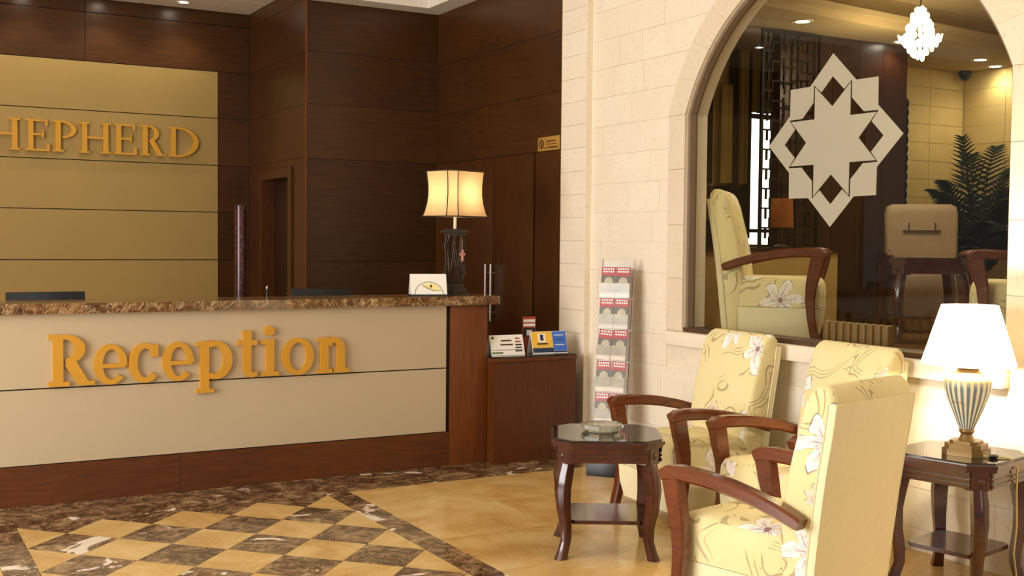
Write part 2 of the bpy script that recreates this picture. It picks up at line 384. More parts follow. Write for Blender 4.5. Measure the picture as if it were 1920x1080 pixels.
def slabs(x0, x1, y0, y1, nx, ny, m, name='slab', g=.0012):
    for a in range(nx):
        for b in range(ny):
            xa, xb = x0+(x1-x0)*a/nx, x0+(x1-x0)*(a+1)/nx; ya, yb = y0+(y1-y0)*b/ny, y0+(y1-y0)*(b+1)/ny
            cx, cy = (xa+xb)/2, (ya+yb)/2
            bx(name, m, fl, xa-cx+g, xb-cx-g, ya-cy+g, yb-cy-g, -.01, 0, loc=(cx, cy, 0))
BW = .148
slabs(X0-BW, X0, YB, Y0+.03, 1, 4, mt['marble']); slabs(X0+HX*NI, X0+HX*NI+BW, YB, Y0+.03, 1, 4, mt['marble'])
slabs(-2.4, 4.44, Y0+.03, 6.84, 7, 1, mt['marble']); slabs(X0, X0+HX*NI, Y0, Y0+.03, 2, 1, mt['marble'])
slabs(X0-BW, X0+HX*NI+BW, YB-BW, YB, 2, 1, mt['marble'])
XR = X0+HX*NI+BW
slabs(XR, 4.5, YB-BW, Y0+.03, 3, 5, mt['honey'], 'tile', .0008); slabs(-2.4, X0-BW, YB-BW, Y0+.03, 4, 5, mt['honey'], 'tile', .0008)
slabs(-2.4, 4.5, -1, YB-BW, 8, 6, mt['honey'], 'tile', .0008); slabs(-2.4, 3.24, 6.84, 10.86, 5, 4, mt['honey'], 'tile', .0008)
slabs(3.24, 4.46, 6.84, 9.23, 2, 3, mt['honey'], 'tile', .0008)

# ---- back wall with ochre panels
YK = 10.864
JZ = [0, .435, .88, 1.305, 1.757, 2.2, 2.645, 3.085, 3.52]
wb = struct('wall_back', MB().box(-2.4, 3.40, YK+.014, YK+.16, 0, 3.8), mt['gap'], label='back wall of ochre panels framed in dark wood')
for k in range(1, len(JZ)-1):
    z0, z1 = JZ[k-1], JZ[k]
    bx('panel', mt['ochre_panel'], wb, -2.3, 2.937, YK-.004, YK+.016, z0+.004, z1-.004)
    bx('panel', mt['panel_wood'], wb, 2.942, 3.238, YK-.006, YK+.016, z0+.002, z1-.002)
for xa, xb in ((-1.62, -.5), (-.497, .622), (.625, 1.743), (1.747, 3.238)):
    bx('panel', mt['panel_wood'], wb, xa, xb, YK-.006, YK+.016, 3.088, 3.517); bx('panel', mt['panel_wood'], wb, xa, xb, YK-.006, YK+.016, 3.523, 3.66)

# ---- return wall with the door
XT, YF = 3.24, 9.23
wr = struct('wall_return', MB().box(XT+.012, XT+.16, YF+.02, 9.64, 0, 3.8).box(XT+.012, XT+.16, 10.42, YK, 0, 3.8).box(XT+.012, XT+.16, 9.64, 10.42, 2.06, 3.8), mt['gap'], label='dark wood return wall with a recessed door')
for z0, z1 in list(zip(JZ[5:], JZ[6:])) + [(3.52, 3.75)]:
    z0 = max(z0, 2.2); bx('panel', mt['panel_wood'], wr, XT, XT+.014, YF+.014, YK-.008, z0+.001, z1-.001)
bx('panel', mt['panel_wood_v'], wr, XT, XT+.014, YF+.014, 9.56, 0, 2.198); bx('panel', mt['panel_wood_v'], wr, XT, XT+.014, 10.5, YK-.008, 0, 2.198)
bx('panel', mt['panel_wood'], wr, XT, XT+.014, 9.56, 10.5, 2.14, 2.198)
d1 = struct('door_1', MB().box(XT+.10, XT+.14, 9.66, 10.40, .01, 2.05), mt['lounge_dark'], label='dark wooden door set back in the return wall')
obj('door_frame', MB().box(XT-.018, XT+.15, 9.57, 9.66, 0, 2.05).box(XT-.018, XT+.15, 10.40, 10.49, 0, 2.05).box(XT-.018, XT+.15, 9.57, 10.49, 2.05, 2.135), mt['panel_wood_v'], d1)
obj('door_handle', MB().tube([(XT+.10, 9.74, 1.02), (XT+.06, 9.74, 1.02), (XT+.055, 9.78, 1.02), (XT+.055, 9.87, 1.02)], .009), mt['steel'], d1, smooth=40)

# ---- middle wall facing the lobby
XD = 4.46
wm = struct('wall_middle', MB().box(XT+.004, XD+.02, YF+.013, YF+.12, 0, 3.8), mt['gap'], label='dark veneer wall behind the cream table lamp')
for z0, z1 in zip([0, .435, .88, 1.32, 2.188, 2.645, 3.085], [.435, .88, 1.32, 2.188, 2.645, 3.085, 3.6]):
    bx('panel', mt['panel_wood'], wm, XT, XD-.002, YF, YF+.02, z0+.0015, z1-.0015)
bx('corner_trim', mt['desk_wood_v'], wm, XT-.006, XT+.006, YF-.005, YF+.013, 0, 3.62)
# ---- cupboard wall (faces left)
YE = 7.150
wc = struct('wall_cupboard', MB().box(XD+.014, XD+.16, YE+.012, YF+.1, 2.185, 3.8), mt['gap'], label='dark veneer side wall above the built-in cupboard')
for z0, z1 in ((2.185, 2.612), (2.612, 3.05), (3.05, 3.6)):
    bx('panel', mt['panel_wood'], wc, XD, XD+.02, YE+.004, YF, z0+.0015, z1-.0015)
cu = thing('built_in_cupboard', 'tall dark wood cupboard with two doors and steel bar handles behind the lamp', 'cupboard', (XD, 8.16, 0))
bx('body', mt['gap'], cu, .0, .15, -.995, 1.06, 0, 2.18); bx('side_panel', mt['panel_wood_v'], cu, -.004, 0, -1.0, -.65, 0, 2.18)
for s, a, b in ((-1, -.643, -.002), (1, .002, .63)):
    dr = bx('door', mt['panel_wood_v'], cu, -.018, -.001, a, b, .06, 2.18, bev=.003)
    y = s*.045; obj('handle', MB().tube([(-.055, y, .86), (-.055, y, 1.32)], .011, 10).tube([(-.018, y, .93), (-.055, y, .93)], .007).tube([(-.018, y, 1.25), (-.055, y, 1.25)], .007), mt['steel'], dr, smooth=40)
bx('side_panel', mt['panel_wood_v'], cu, -.018, -.001, .635, 1.055, .06, 2.18)

# ---- ceilings
ct = struct('ceiling_tiled', MB().box(-2.4, XT, YF-.2, YK+.02, 3.66, 3.75), mt['gap'], label='lowered tiled ceiling over the reception desk')
ys = [YK-.02, 10.24, 9.62, 9.03]; xs = [XT, 2.88, 2.235, 1.59, .945, .30, -.345, -.99, -1.635, -2.28]
for xa, xb in zip(xs[1:], xs):
    for ya, yb in zip(ys[1:], ys): bx('ceiling_tile', mt['ceiling_tile'], ct, xa+.006, xb-.006, ya+.006, yb-.006, 3.645, 3.664)
cl = struct('ceiling', MB().box(-6, XD+.2, -5, YF+.1, 3.80, 3.9), mt['white_ceiling'], label='white ceiling above the lobby')
cn = struct('trim_1', MB().box(XT, XD, YF-.22, YF-.001, ZC, ZC+.09).box(XD-.2, XD-.001, YE, YF-.22, ZC, ZC+.09).box(-6, 4.49, 6.9, 7.0, 3.7, 3.78), mt['white_ceiling'], label='white cornice along the top of the dark wood walls')
struct('trim_2', MB().box(XT, XD, YF-.12, YF-.001, ZC+.09, 3.8).box(XD-.1, XD-.001, YE, YF-.12, ZC+.09, 3.8).box(XT-.02, XT, YF-.2, YF, 3.64, 3.8).box(-2.4, XT, 9.0, 9.03, 3.64, 3.8), mt['white_ceiling'], label='stepped upper cornice of the white ceiling')

# ---- stone wall with arched window
XW = 4.50; YL, YR, ZS, ZSP = 5.735, 3.385, .955, 2.312
YC, HW = (YL+YR)/2, (YL-YR)/2; AC = .45; AR = sqrt(HW*HW + AC*AC)
def arch(y, off=0.0):
    R = AR+off; d = y-YC
    return ZSP-AC + sqrt(max(R*R-d*d, 0))
def arch_pts(off, n=28):
    R = AR+off; w = sqrt(R*R-AC*AC); a0 = atan2(AC, w); return [(YC + R*cos(t), ZSP-AC + R*sin(t)) for t in [a0 + (pi-2*a0)*k/n for k in range(n+1)]]
ZT = 3.78; Y2, Y3 = 1.2, 6.815
b = MB().box(XW+.006, XW+.16, Y2, Y3, 0, ZS).box(XW+.006, XW+.16, YL, Y3, ZS, ZT).box(XW+.006, XW+.16, Y2, YR, ZS, ZT)
ap = arch_pts(0, 32)
for p, q in zip(ap, ap[1:]): b.prism([p, q, (q[0], ZT), (p[0], ZT)], XW+.006, XW+.16, 'yz')
ws = struct('wall_right', b, mt['mortar'], smooth=20, label='pale limestone wall with an arched window')
VO = .165
def bnd(z, side):   # outer edge of the window surround at height z
    if z <= ZSP: return YC + side*(HW+VO)
    R = AR+VO; d = z-(ZSP-AC)
    return YC + side*min(sqrt(max(R*R-d*d, 0)), HW+VO)
def stone(y0f, y1f, z0, z1):
    zz = [z0+.0008 + (z1-z0-.0016)*k/4 for k in range(5)] if (z1 > ZSP and z0 < arch(YC, VO)) else [z0+.0008, z1-.0008]
    L = [(y0f(z)+.0008, z) for z in zz]; R = [(y1f(z)-.0008, z) for z in reversed(zz)]
    if max(r[0]-l[0] for l, r in zip(L, reversed(R))) < .012: return
    L = [(l[0], l[1]) if rr[0] > l[0] else (rr[0]-.0005, l[1]) for l, rr in zip(L, reversed(R))]
    cy = sum(p[0] for p in L+R)/len(L+R); cz = (z0+z1)/2; d = random.uniform(0, .0015)
    obj('stone', MB().prism([(p[0]-cy, p[1]-cz) for p in L+R], -d, .008, 'yz'), mt['stone'], ws, loc=(XW, cy, cz))
z = .11; courses = [0, .11]
while z < ZT-.05: z = min(z+.2, ZT); courses.append(z)
for k, (z0, z1) in enumerate(zip(courses, courses[1:])):
    spans = []
    if z1 <= ZS-.05 or z0 > arch(YC, VO)-.001: spans = [(2.55, Y3, None)]
    else: spans = [(bnd, Y3, 1), (2.55, bnd, -1)]
    for a, c, side in spans:
        ca = (lambda zz: bnd(zz, 1)) if side == 1 else (lambda zz, a=a: a)
        cc = (lambda zz: bnd(zz, -1)) if side == -1 else (lambda zz, c=c: c)
        lo = min(ca(z0), ca(z1)); hi = max(cc(z0), cc(z1))
        cuts = []; y = 2.55 - random.uniform(0, .35)
        while y < hi: cuts.append(y); y += random.choice((.26, .34, .42, .5))
        inner = [v for v in cuts if max(ca(z0), ca(z1))+.1 < v < min(cc(z0), cc(z1))-.1]
        fs = [ca] + [(lambda zz, v=v: v) for v in inner] + [cc]
        for f0, f1 in zip(fs, fs[1:]): stone(f0, f1, z0, z1)
# window surround: jamb stones and arch stones
zj = [ZS, 1.28, 1.62, 1.97, ZSP]
for s in (1, -1):
    for z0, z1 in zip(zj, zj[1:]):
        y0, y1 = sorted((YC+s*HW, YC+s*(HW+VO))); obj('jamb_stone', MB().box(-.010, .016, y0-YC+.001, y1-YC-.001, z0+.0015, z1-.0015), mt['stone_trim'], ws, loc=(XW, YC, 0))
NV = 14; oi, oo = arch_pts(0, NV*3), arch_pts(VO, NV*3)
for k in range(NV):
    i0 = k*3; P = oi[i0:i0+4] + oo[i0:i0+4][::-1]
    if k == 0: P = P[:4] + P[4:]
    cy = sum(p[0] for p in P)/8; cz = sum(p[1] for p in P)/8
    obj('arch_stone', MB().prism([((p[0]-cy)*.996, (p[1]-cz)*.996) for p in P], -.010, .016, 'yz'), mt['stone_trim'], ws, loc=(XW, cy, cz))
# sill
obj('window_sill', MB().box(-.055, .02, YR-.02, YC+.42, .858, .945, bev=.008), mt['stone'], ws, smooth=30, loc=(XW, 0, 0)); obj('window_sill', MB().box(-.055, .02, YC+.423, 5.885, .858, .945, bev=.008), mt['stone'], ws, smooth=30, loc=(XW, 0, 0))
obj('inner_reveal', MB().ring([(YL, ZS), (YL, ZSP)], [(YL-.006, ZS), (YL-.006, ZSP)], XW+.075, XW+.165, 'yz').ring(ap, arch_pts(-.006, 32), XW+.075, XW+.165, 'yz'), mt['stone'], ws)
# pilaster
pl = struct('wall_pilaster', MB().box(XD+.012, XW+.03, Y3, YE, 0, ZT), mt['mortar'], label='narrow limestone pilaster beside the dark wood wall')
zp = .02
while zp < ZT-.02:
    z1 = min(zp+.166, ZT); bx('stone', mt['stone'], pl, -.0, .02, -.167, .167, .001, z1-zp-.001, loc=(XD-.002, (Y3+YE)/2, zp)); zp = z1
bx('edge_trim', mt['bronze'], pl, XD-.004, XD+.02, YE-.004, YE+.003, 0, 3.6)
bx('corner_bead', mt['stone'], pl, XD-.008, XW+.02, Y3-.012, Y3-.001, 0, ZT)

# ---- arched window
wn = struct('window_1', MB().ring([(YL-.001, ZS), (YL-.001, ZSP)], [(YL-.022, ZS), (YL-.022, ZSP)], XW+.018, XW+.074, 'yz').ring([(YR+.022, ZS), (YR+.022, ZSP)], [(YR+.001, ZS), (YR+.001, ZSP)], XW+.018, XW+.074, 'yz').ring(arch_pts(-.001, 32), arch_pts(-.022, 32), XW+.018, XW+.074, 'yz'), mt['frame_reveal_shade'], label='large arched window with a frosted star emblem')
bx('bottom_rail', mt['trim_brown'], wn, XW+.0, XW+.16, YR, YL, .946, .972)
g = arch_pts(-.01, 32)
obj('pane', MB().prism([(YR+.01, .973)] + [(YL-.01, .973)] + g, XW+.058, XW+.063, 'yz'), mt['pane'], wn)
# star emblem (eight-pointed)
SY, SZ, SA, SB = 4.545, 2.065, .49, .467
A_, K_ = (.273, .655), (.278, .455)
def sp(x, y): return (SY - x*SA, SZ + y*SB)
quarter = [(0, 1), (.342, .656), (.653, .653), (.656, .342), (1, 0), (.739, 0), (.572, .17), (.668, .285), (.46, .29), (.29, .46), (.285, .668), (.17, .572), (0, .739)]
def rot(p, k):
    for _ in range(k): p = (p[1], -p[0])
    return p
for k in range(4): obj('star_band', MB().prism([sp(*rot(p, k)) for p in quarter], XW+.0535, XW+.0575, 'yz'), mt['frost'], wn, label='frosted outer band of the star emblem')
st = []
for k in range(4): st += [rot(p, k) for p in ((0, .391), (.266, .638), (.266, .266), (.638, .266))]
obj('star_centre', MB().prism([sp(*p) for p in st], XW+.0535, XW+.0575, 'yz'), mt['frost'], wn, label='frosted eight-pointed star')

# ================================================================== LOUNGE BEHIND THE WINDOW
ZI = .85
struct('floor_lounge', MB().box(XW+.17, 9.2, 2.2, 7.5, ZI-.1, ZI), mt['lounge_floor'], label='brown floor of the raised lounge')
WX0, WX1 = 6.42, 6.76
wl = struct('wall_lounge_back', MB().box(XW+.17, WX0, 7.4, 7.5, ZI, 3.4).box(WX1, 9.2, 7.4, 7.5, ZI, 3.4).box(WX0, WX1, 7.4, 7.5, ZI, 1.50).box(WX0, WX1, 7.4, 7.5, 2.95, 3.4), mt['lounge_ochre'], label='ochre back wall of the lounge with a narrow window')
w2 = struct('window_2', MB().box(WX0, WX0+.02, 7.42, 7.46, 1.5, 2.95).box(WX1-.02, WX1, 7.42, 7.46, 1.5, 2.95).box(WX0, WX1, 7.42, 7.46, 2.56, 2.6).box(WX0, WX1, 7.42, 7.46, 1.60, 1.63), mt['lattice'], label='narrow bright lounge window between curtains')
bx('pane', mt['bright_window'], w2, WX0+.02, WX1-.02, 7.438, 7.442, 1.5, 2.95)
wx = struct('wall_lounge_right', MB().box(9.12, 9.22, 2.2, 7.5, ZI, 3.4), mt['mortar'], label='warm stone tiled wall of the lounge')
zt = 3.14
while zt > ZI+.3:
    for k in range(5): bx('stone_tile', mt['lounge_stone'], wl, -.224, .224, -.008, .002, -.083, .083, loc=(8.876-.452*k, 7.4, zt-.085)) if k < 4 else None
    for k in range(5): bx('stone_tile', mt['lounge_stone'], wx, -.008, .002, -.224, .224, -.083, .083, loc=(9.12, 7.16-.452*k, zt-.085))
    zt -= .17
struct('wall_lounge_front', MB().box(XW+.17, 9.2, 2.1, 2.2, ZI, 3.4).box(XW+.162, XW+.17, 6.0, 7.5, ZI, 3.4), mt['lounge_ochre'], label='ochre lounge wall on the camera side of the room')
lc = struct('ceiling_lounge', MB().box(XW+.165, 9.2, 2.1, 7.5, 3.36, 3.46), mt['lounge_ceiling'], label='lounge ceiling with a raised tray')
obj('tray_soffit', MB().prism([(5.2, 6.02), (9.12, 6.44), (9.12, 7.4), (5.2, 7.4)], 3.14, 3.36, 'xy').prism([(8.62, 2.2), (9.12, 2.2), (9.12, 6.5), (8.62, 6.4)], 3.14, 3.36, 'xy'), mt['lounge_ceiling'], lc)
obj('tray_moulding', MB().prism([(5.2, 5.94), (8.62, 6.31), (8.62, 6.39), (5.2, 6.02)], 3.19, 3.23, 'xy').prism([(8.54, 2.2), (8.62, 2.2), (8.62, 6.4), (8.54, 6.3)], 3.19, 3.23, 'xy'), mt['lounge_ceiling'], lc)
pw = struct('wall_partition', MB().box(6.11, 7.50, 6.66, 6.74, ZI, 3.14), mt['lounge_dark'], label='dark wooden partition in the lounge')
for k in range(5): bx('panel', mt['lounge_dark'], pw, 6.115+.277*k, 6.115+.277*k+.273, 6.648, 6.662, ZI, 3.13)
cp = MB(); z = 1.4
while z < 2.75: cp.ball((7.515, 6.66, z), .026, 8, (.7, .7, 1.6)); z += .075
obj('carved_edge', cp, mt['lattice'], pw, smooth=60)
# dado / low wall with cap and socket
ld = struct('wall_low', MB().box(4.9, 6.35, 6.25, 6.33, ZI, 1.45), mt['lounge_ochre'], label='low ochre wall behind the lounge armchair')
bx('cap', mt['lounge_dark'], ld, 4.88, 6.37, 6.23, 6.35, 1.45, 1.475)
so = obj('wall_socket', MB().box(6.09, 6.165, 6.238, 6.249, 1.27, 1.345, bev=.003), mt['socket'], smooth=30); tag(so, 'cream wall socket on the low ochre wall in the lounge', 'socket')
# curtains
def curtain(x0, x1, z0, z1, y, m, label, folds):
    rows = []; n = folds*6
    pts = [(x0+(x1-x0)*k/n, y + .02*sin(k/6*2*pi)) for k in range(n+1)]; pts += [(a, b_+.006) for a, b_ in reversed(pts)]
    tag(obj('curtain', MB().prism(pts, z0, z1, 'xy'), m, smooth=60), label, 'curtain')
curtain(6.364, 6.425, 1.55, 3.1, 7.33, mt['curtain_brown'], 'dark brown curtain nearest the bright lounge window', 2)
curtain(6.287, 6.362, 2.0, 3.1, 7.30, mt['curtain_olive'], 'narrow olive curtain strip left of the bright lounge window', 2)
curtain(6.205, 6.285, 1.95, 3.1, 7.33, mt['curtain_brown'], 'dark brown curtain between the two olive curtain strips', 2)
curtain(6.09, 6.20, 2.0, 2.8, 7.30, mt['curtain_olive'], 'leftmost olive brown curtain beside the window reveal', 2)
curtain(6.43, 6.76, 2.60, 3.1, 7.36, mt['curtain_olive'], 'short olive blind over the top of the bright lounge window', 4)
bx('dark_panel', mt['lounge_dark'], wl, 5.2, 6.44, 7.385, 7.401, ZI, 1.98); bx('dark_panel', mt['lounge_dark'], wl, 5.2, 6.07, 7.385, 7.401, 1.985, 3.1)
# lattice screen
ls = thing('lattice_screen', 'black fretwork lattice screen standing beside the bright lounge window', 'screen', (5.88, 6.60, ZI))
obj('frame', MB().box(0, .02, -.012, .012, 0, 2.27).box(.58, .6, -.012, .012, 0, 2.27).box(.02, .58, -.012, .012, 2.25, 2.27).box(.02, .58, -.012, .012, 0, .02), mt['lattice'], ls)
lb = MB(); random.seed(3)
for k in range(15):
    z0 = .03+k*.148; a = .0 if k % 2 else .03
    lb.box(.02, .10, -.008, .008, z0, z0+.012).box(.10, .112, -.008, .008, z0, z0+.074).box(.10, .22, -.008, .008, z0+.074, z0+.086).box(.06, .072, -.008, .008, z0+.074, z0+.148)
    lb.box(.22, .232, -.008, .008, z0+a, z0+a+.11).box(.232, .36, -.008, .008, z0+a+.04, z0+a+.052).box(.36, .372, -.008, .008, z0, z0+.148).box(.30, .312, -.008, .008, z0, z0+.09).box(.372, .50, -.008, .008, z0+.1, z0+.112).box(.46, .472, -.008, .008, z0+.02, z0+.112).box(.472, .58, -.008, .008, z0+.02, z0+.032)
obj('fretwork', lb, mt['lattice'], ls)
# desk lamp's window reflection, built as an amber lamp on the low wall
al = thing('table_lamp', 'reflection of the desk lamp built as a small amber lamp in the lounge', 'lamp', (5.825, 6.29, 1.475))
obj('base', MB().lathe([(.06, 0), (.06, .012), (.015, .03), (.02, .07), (.012, .22)], 16), mt['iron'], al, smooth=40)
obj('lamp_shade', MB().lathe([(.085, .15), (.075, .36)], 24, cap=False), mt['reflection_amber'], al, smooth=40)

# ================================================================== ARMCHAIRS
def rrect(hx, y0, y1, z, r, n=3, tilt=0):
    pts = []
    for cx, cy, a0 in ((hx-r, y1-r, 0), (-hx+r, y1-r, pi/2), (-hx+r, y0+r, pi), (hx-r, y0+r, 3*pi/2)):
        for k in range(n+1): a = a0 + pi/2*k/n; pts.append((cx+r*cos(a), cy+r*sin(a), z))
    return pts
FS = .94
def fy(f): return .34 - f*FS
def make_chair(label, loc, rotz):
    t = thing('armchair', label, 'armchair', loc, rotz)
    # back: floral cushion wrapping over the top
    L = [(.06, .55, .645, .265), (.255, .535, .667, .268), (.40, .52, .685, .27), (.55, .535, .704, .272), (.70, .568, .727, .275), (.82, .60, .75, .275), (.90, .622, .764, .274), (.945, .640, .767, .275), (.972, .656, .762, .274), (.990, .675, .75, .269), (1.002, .70, .735, .255)]
    obj('backrest', MB().loft([rrect(hx, fy(f1), fy(f0), z, min(.03, (f1-f0)*FS*.45)) for z, f0, f1, hx in L]), mt['floral'], t, smooth=50)
    # plain rear body with welts along its edges
    B = [(z, f1-.038, f1, hx) for z, f1, hx in ((.06, .662, .2665), (.255, .684, .2695), (.40, .70, .2715), (.55, .719, .2735), (.70, .741, .2765), (.82, .763, .2765), (.90, .774, .2763), (.938, .778, .2758))]
    bp = obj('back_panel', MB().loft([rrect(hx, fy(f1), fy(f0), z, .012, 3) for z, f0, f1, hx in B]), mt['cream_fabric'], t, smooth=50, label='plain cream rear panel')
    for s in (-1, 1):
        obj('piping', MB().tube([(s*(hx-.004), fy(f1-.003), z) for z, f0, f1, hx in B], .0045, 6), mt['cream_fabric'], bp, smooth=60)
        obj('piping', MB().tube([(s*(hx-.001), fy(f1-.036), z) for z, f0, f1, hx in B], .0035, 6), mt['cream_fabric'], bp, smooth=60)
    # seat: floral cushion over plain box
    ym, yk = fy(.015), fy(.56)
    rows = [rrect(hx, yk, ym-d, z, .02) for z, hx, d in ((.255, .268, .0), (.34, .27, -.002), (.395, .268, .006), (.425, .258, .022), (.44, .235, .05), (.446, .18, .11))]
    obj('seat_cushion', MB().loft(rows), mt['floral'], t, smooth=50)
    obj('seat_box', MB().loft([rrect(hx, yk-.02, ym-d, z, .015, 2) for z, hx, d in ((.065, .25, .03), (.15, .262, .008), (.252, .266, 0))]), mt['cream_fabric'], t, smooth=40, label='plain cream seat box')
    for s in (-1, 1):
        x0 = s*.31
        pa = [(-.012, .584), (.02, .598), (.09, .604), (.20, .600), (.33, .586), (.46, .562), (.56, .536), (.645, .508), (.662, .502)]
        obj('arm', MB().sweep([(fy(f), z) for f, z in pa], .062, [.05, .06, .06, .058, .056, .055, .053, .05, .042], x0, .01), mt['chair_wood'], t, smooth=35)
        pf = [(.03, 0), (.037, .03), (.056, .10), (.075, .2), (.083, .30), (.076, .4), (.055, .49), (.036, .575)]
        obj('front_leg', MB().sweep([(fy(f), z) for f, z in pf], .056, [.05, .05, .05, .052, .06, .07, .082, .088], x0, .009), mt['chair_wood'], t, smooth=35)
        obj('rear_leg', MB().box(s*.22-.02, s*.22+.02, fy(.64), fy(.60), 0, .07), mt['chair_wood'], t)
    return t
c0 = make_chair('floral cream armchair against the stone wall next to the leaflet rack', (4.028, 5.035, 0), radians(86))
copy_tree(c0, None, (4.028, 4.15, 0), radians(87), 'floral cream armchair against the stone wall, partly hidden behind the nearest armchair')
copy_tree(c0, None, (3.137, 3.343, 0), radians(13), 'nearest floral cream armchair seen from behind with its plain rear panel showing')
copy_tree(c0, None, (5.17, 5.66, ZI), radians(222), 'floral cream armchair seen side-on through the arched window')
copy_tree(c0, None, (6.22, 4.54, ZI), radians(40), 'floral cream armchair at the right edge of the window behind the white lamp')
# tan chair in the lounge
tc = thing('lounge_chair', 'tan high-backed chair facing the window inside the lounge', 'chair', (7.02, 6.0, ZI), radians(-40))
obj('backrest', MB().loft([rrect(hx, .2+dy, .29+dy, z, .03) for z, hx, dy in ((.40, .24, 0), (.60, .27, .02), (.90, .275, .05), (.955, .262, .055), (.975, .22, .06))]), mt['tan_leather'], tc, smooth=50)
obj('seam', MB().box(-.14, .14, .214, .24, .765, .772).box(-.10, -.096, .214, .25, .772, .83).box(.096, .10, .214, .25, .772, .83), mt['curtain_brown'], tc, label='stitched pocket seam')
obj('seat', MB().loft([rrect(hx, y0, .24, z, .03) for z, hx, y0 in ((.10, .25, -.2), (.30, .26, -.25), (.42, .265, -.26), (.46, .25, -.24))]), mt['tan_leather'], tc, smooth=50)
for s in (-1, 1):
    obj('arm', MB().sweep([(-.28, .56), (-.1, .60), (.1, .60), (.28, .57)], .055, [.04]*4, s*.30, .008), mt['chair_wood'], tc, smooth=35)
    obj('leg', MB().sweep([(-.26, 0), (-.22, .25), (-.25, .57)], .05, [.04, .05, .05], s*.30, .008), mt['chair_wood'], tc, smooth=35)
    obj('leg', MB().sweep([(.3, 0), (.26, .25), (.24, .57)], .05, [.04, .05, .05], s*.30, .008), mt['chair_wood'], tc, smooth=35)

# ================================================================== SIDE TABLES
def octo(h, c): return [(h-c, -h), (h, -h+c), (h, h-c), (h-c, h), (-h+c, h), (-h, h-c), (-h, -h+c), (-h+c, -h)]
def make_table(label, loc, rotz, size=.54):
    t = thing('side_table', label, 'side table', loc, rotz); h = size/2
    obj('glass_top', MB().prism(octo(h-.014, .085), .562, .572, 'xy'), mt['glass_top'], t, label='smoked glass top')
    obj('table_top', MB().prism(octo(h, .09), .546, .562, 'xy').prism(octo(h-.008, .09), .532, .546, 'xy'), mt['table_wood'], t)
    ap = MB()
    for k in range(4):
        tb = MB(); tb.box(-h+.085, h-.085, -h+.02, -h+.045, .465, .532).box(-h+.085, h-.085, -h+.014, -h+.03, .512, .532).box(-h+.085, h-.085, -h+.014, -h+.03, .492, .503).box(-h+.085, h-.085, -h+.014, -h+.03, .468, .482)
        obj('apron', tb, mt['table_wood'], t, rotz=k*pi/2)
    for k in range(4):
        a = pi/4 + k*pi/2
        cb = MB(); r = h*1.414-.085
        cb.prism([(r-.05, -.06), (r, -.052), (r+.012, -.03), (r+.012, .03), (r, .052), (r-.05, .06)], .458, .532, 'xy')
        blk = obj('corner_block', cb, mt['table_wood'], t, rotz=a, label='corner block with a round rosette')
        obj('rosette', MB().ball((r+.012, 0, .495), .016, 10, (.5, 1, 1)), mt['table_wood'], blk, smooth=60)
        prof = [(r-.02, .47, .058), (r+.0, .40, .064), (r+.012, .33, .062), (r+.006, .24, .054), (r-.012, .15, .046), (r-.014, .09, .042), (r+.004, .04, .044), (r+.02, 0, .05)]
        lm = MB().loft([[(c-w/2, -w/2, z), (c+w/2-.012, -w/2, z), (c+w/2, -.006, z), (c+w/2, .006, z), (c+w/2-.012, w/2, z), (c-w/2, w/2, z)] for c, z, w in prof])
        obj('leg', lm, mt['table_wood'], t, smooth=40, rotz=a)
    sh = h-.085; obj('shelf', MB().prism(octo(sh, .03), .16, .178, 'xy'), mt['table_wood'], t)
    return t
t1 = make_table('dark wooden side table with a glass ashtray on it in front of the desk', (3.16, 4.62, 0), radians(-31))
make_table('dark wooden side table carrying the white lamp beside the stone wall', (4.222, 3.40, 0), radians(12), .50).scale.z = 1.033
copy_tree(t1, None, (6.28, 5.38, ZI), radians(-38), 'dark side table seen through the window in front of the tan chair')
# ashtray
AZ = .5725
at = MB(); n = 8; R0, R1, R2 = .105, .088, .07
def oc(r, z, off=pi/8): return [(r*cos(off+2*pi*k/n), r*sin(off+2*pi*k/n), z) for k in range(n)]
at.loft([oc(.082, 0), oc(.105, .018), oc(.107, .036), oc(.09, .04), oc(.07, .014), oc(.03, .011)])
tag(obj('ashtray', at, mt['crystal'], loc=(3.165, 4.66, AZ), rotz=radians(-20)), 'octagonal cut glass ashtray on the side table', 'ashtray')

# ================================================================== WHITE TABLE LAMP
LZ = .5915
wlp = thing('table_lamp', 'lit table lamp with a white shade and blue striped urn base', 'lamp', (4.195, 3.345, LZ))
obj('foot', MB().prism(octo(.088, .035), 0, .028, 'xy').prism(octo(.078, .03), .028, .05, 'xy').prism(octo(.06, .024), .05, .062, 'xy'), mt['bronze'], wlp, rotz=radians(20))
obj('stem', MB().lathe([(.036, .062), (.03, .072), (.024, .088), (.034, .10), (.03, .112)], 20), mt['bronze'], wlp, smooth=50)
def flute(a, z): return 1 + .035*abs(cos(a*11))
ub = MB(); ub.lathe([(.03, .112), (.046, .15), (.066, .20), (.084, .25), (.094, .29), (.096, .315), (.09, .335), (.074, .352)], 132, rf=flute)
def m_urn():
    t = NT('blue_and_cream_glazed_flutes'); v = t.n('ShaderNodeTexCoord').outputs['Object']; x, y, z = t.sep(v)
    a = t.math('ARCTAN2', y, x); s_ = t.math('ABSOLUTE', t.math('COSINE', t.math('MULTIPLY', a, 11))); n_ = t.noise(v, 14, 3)
    c = t.mix(t.step(s_, .62, .85), t.mix(n_, lin('3f5a6b'), lin('77898a')), lin('dcd2b4')); c = t.mix(t.step(z, .29, .345), c, lin('d8c896'))
    c = t.mix(t.step(t.noise(v, 9, 2), .62, .7), c, lin('7a5a3c')); return t.base(c, .22)
obj('urn', ub, m_urn(), wlp, smooth=60)
obj('neck', MB().lathe([(.074, .352), (.05, .362), (.044, .372), (.054, .38), (.052, .386), (.012, .388), (.012, .44)], 24), mt['bronze'], wlp, smooth=50)
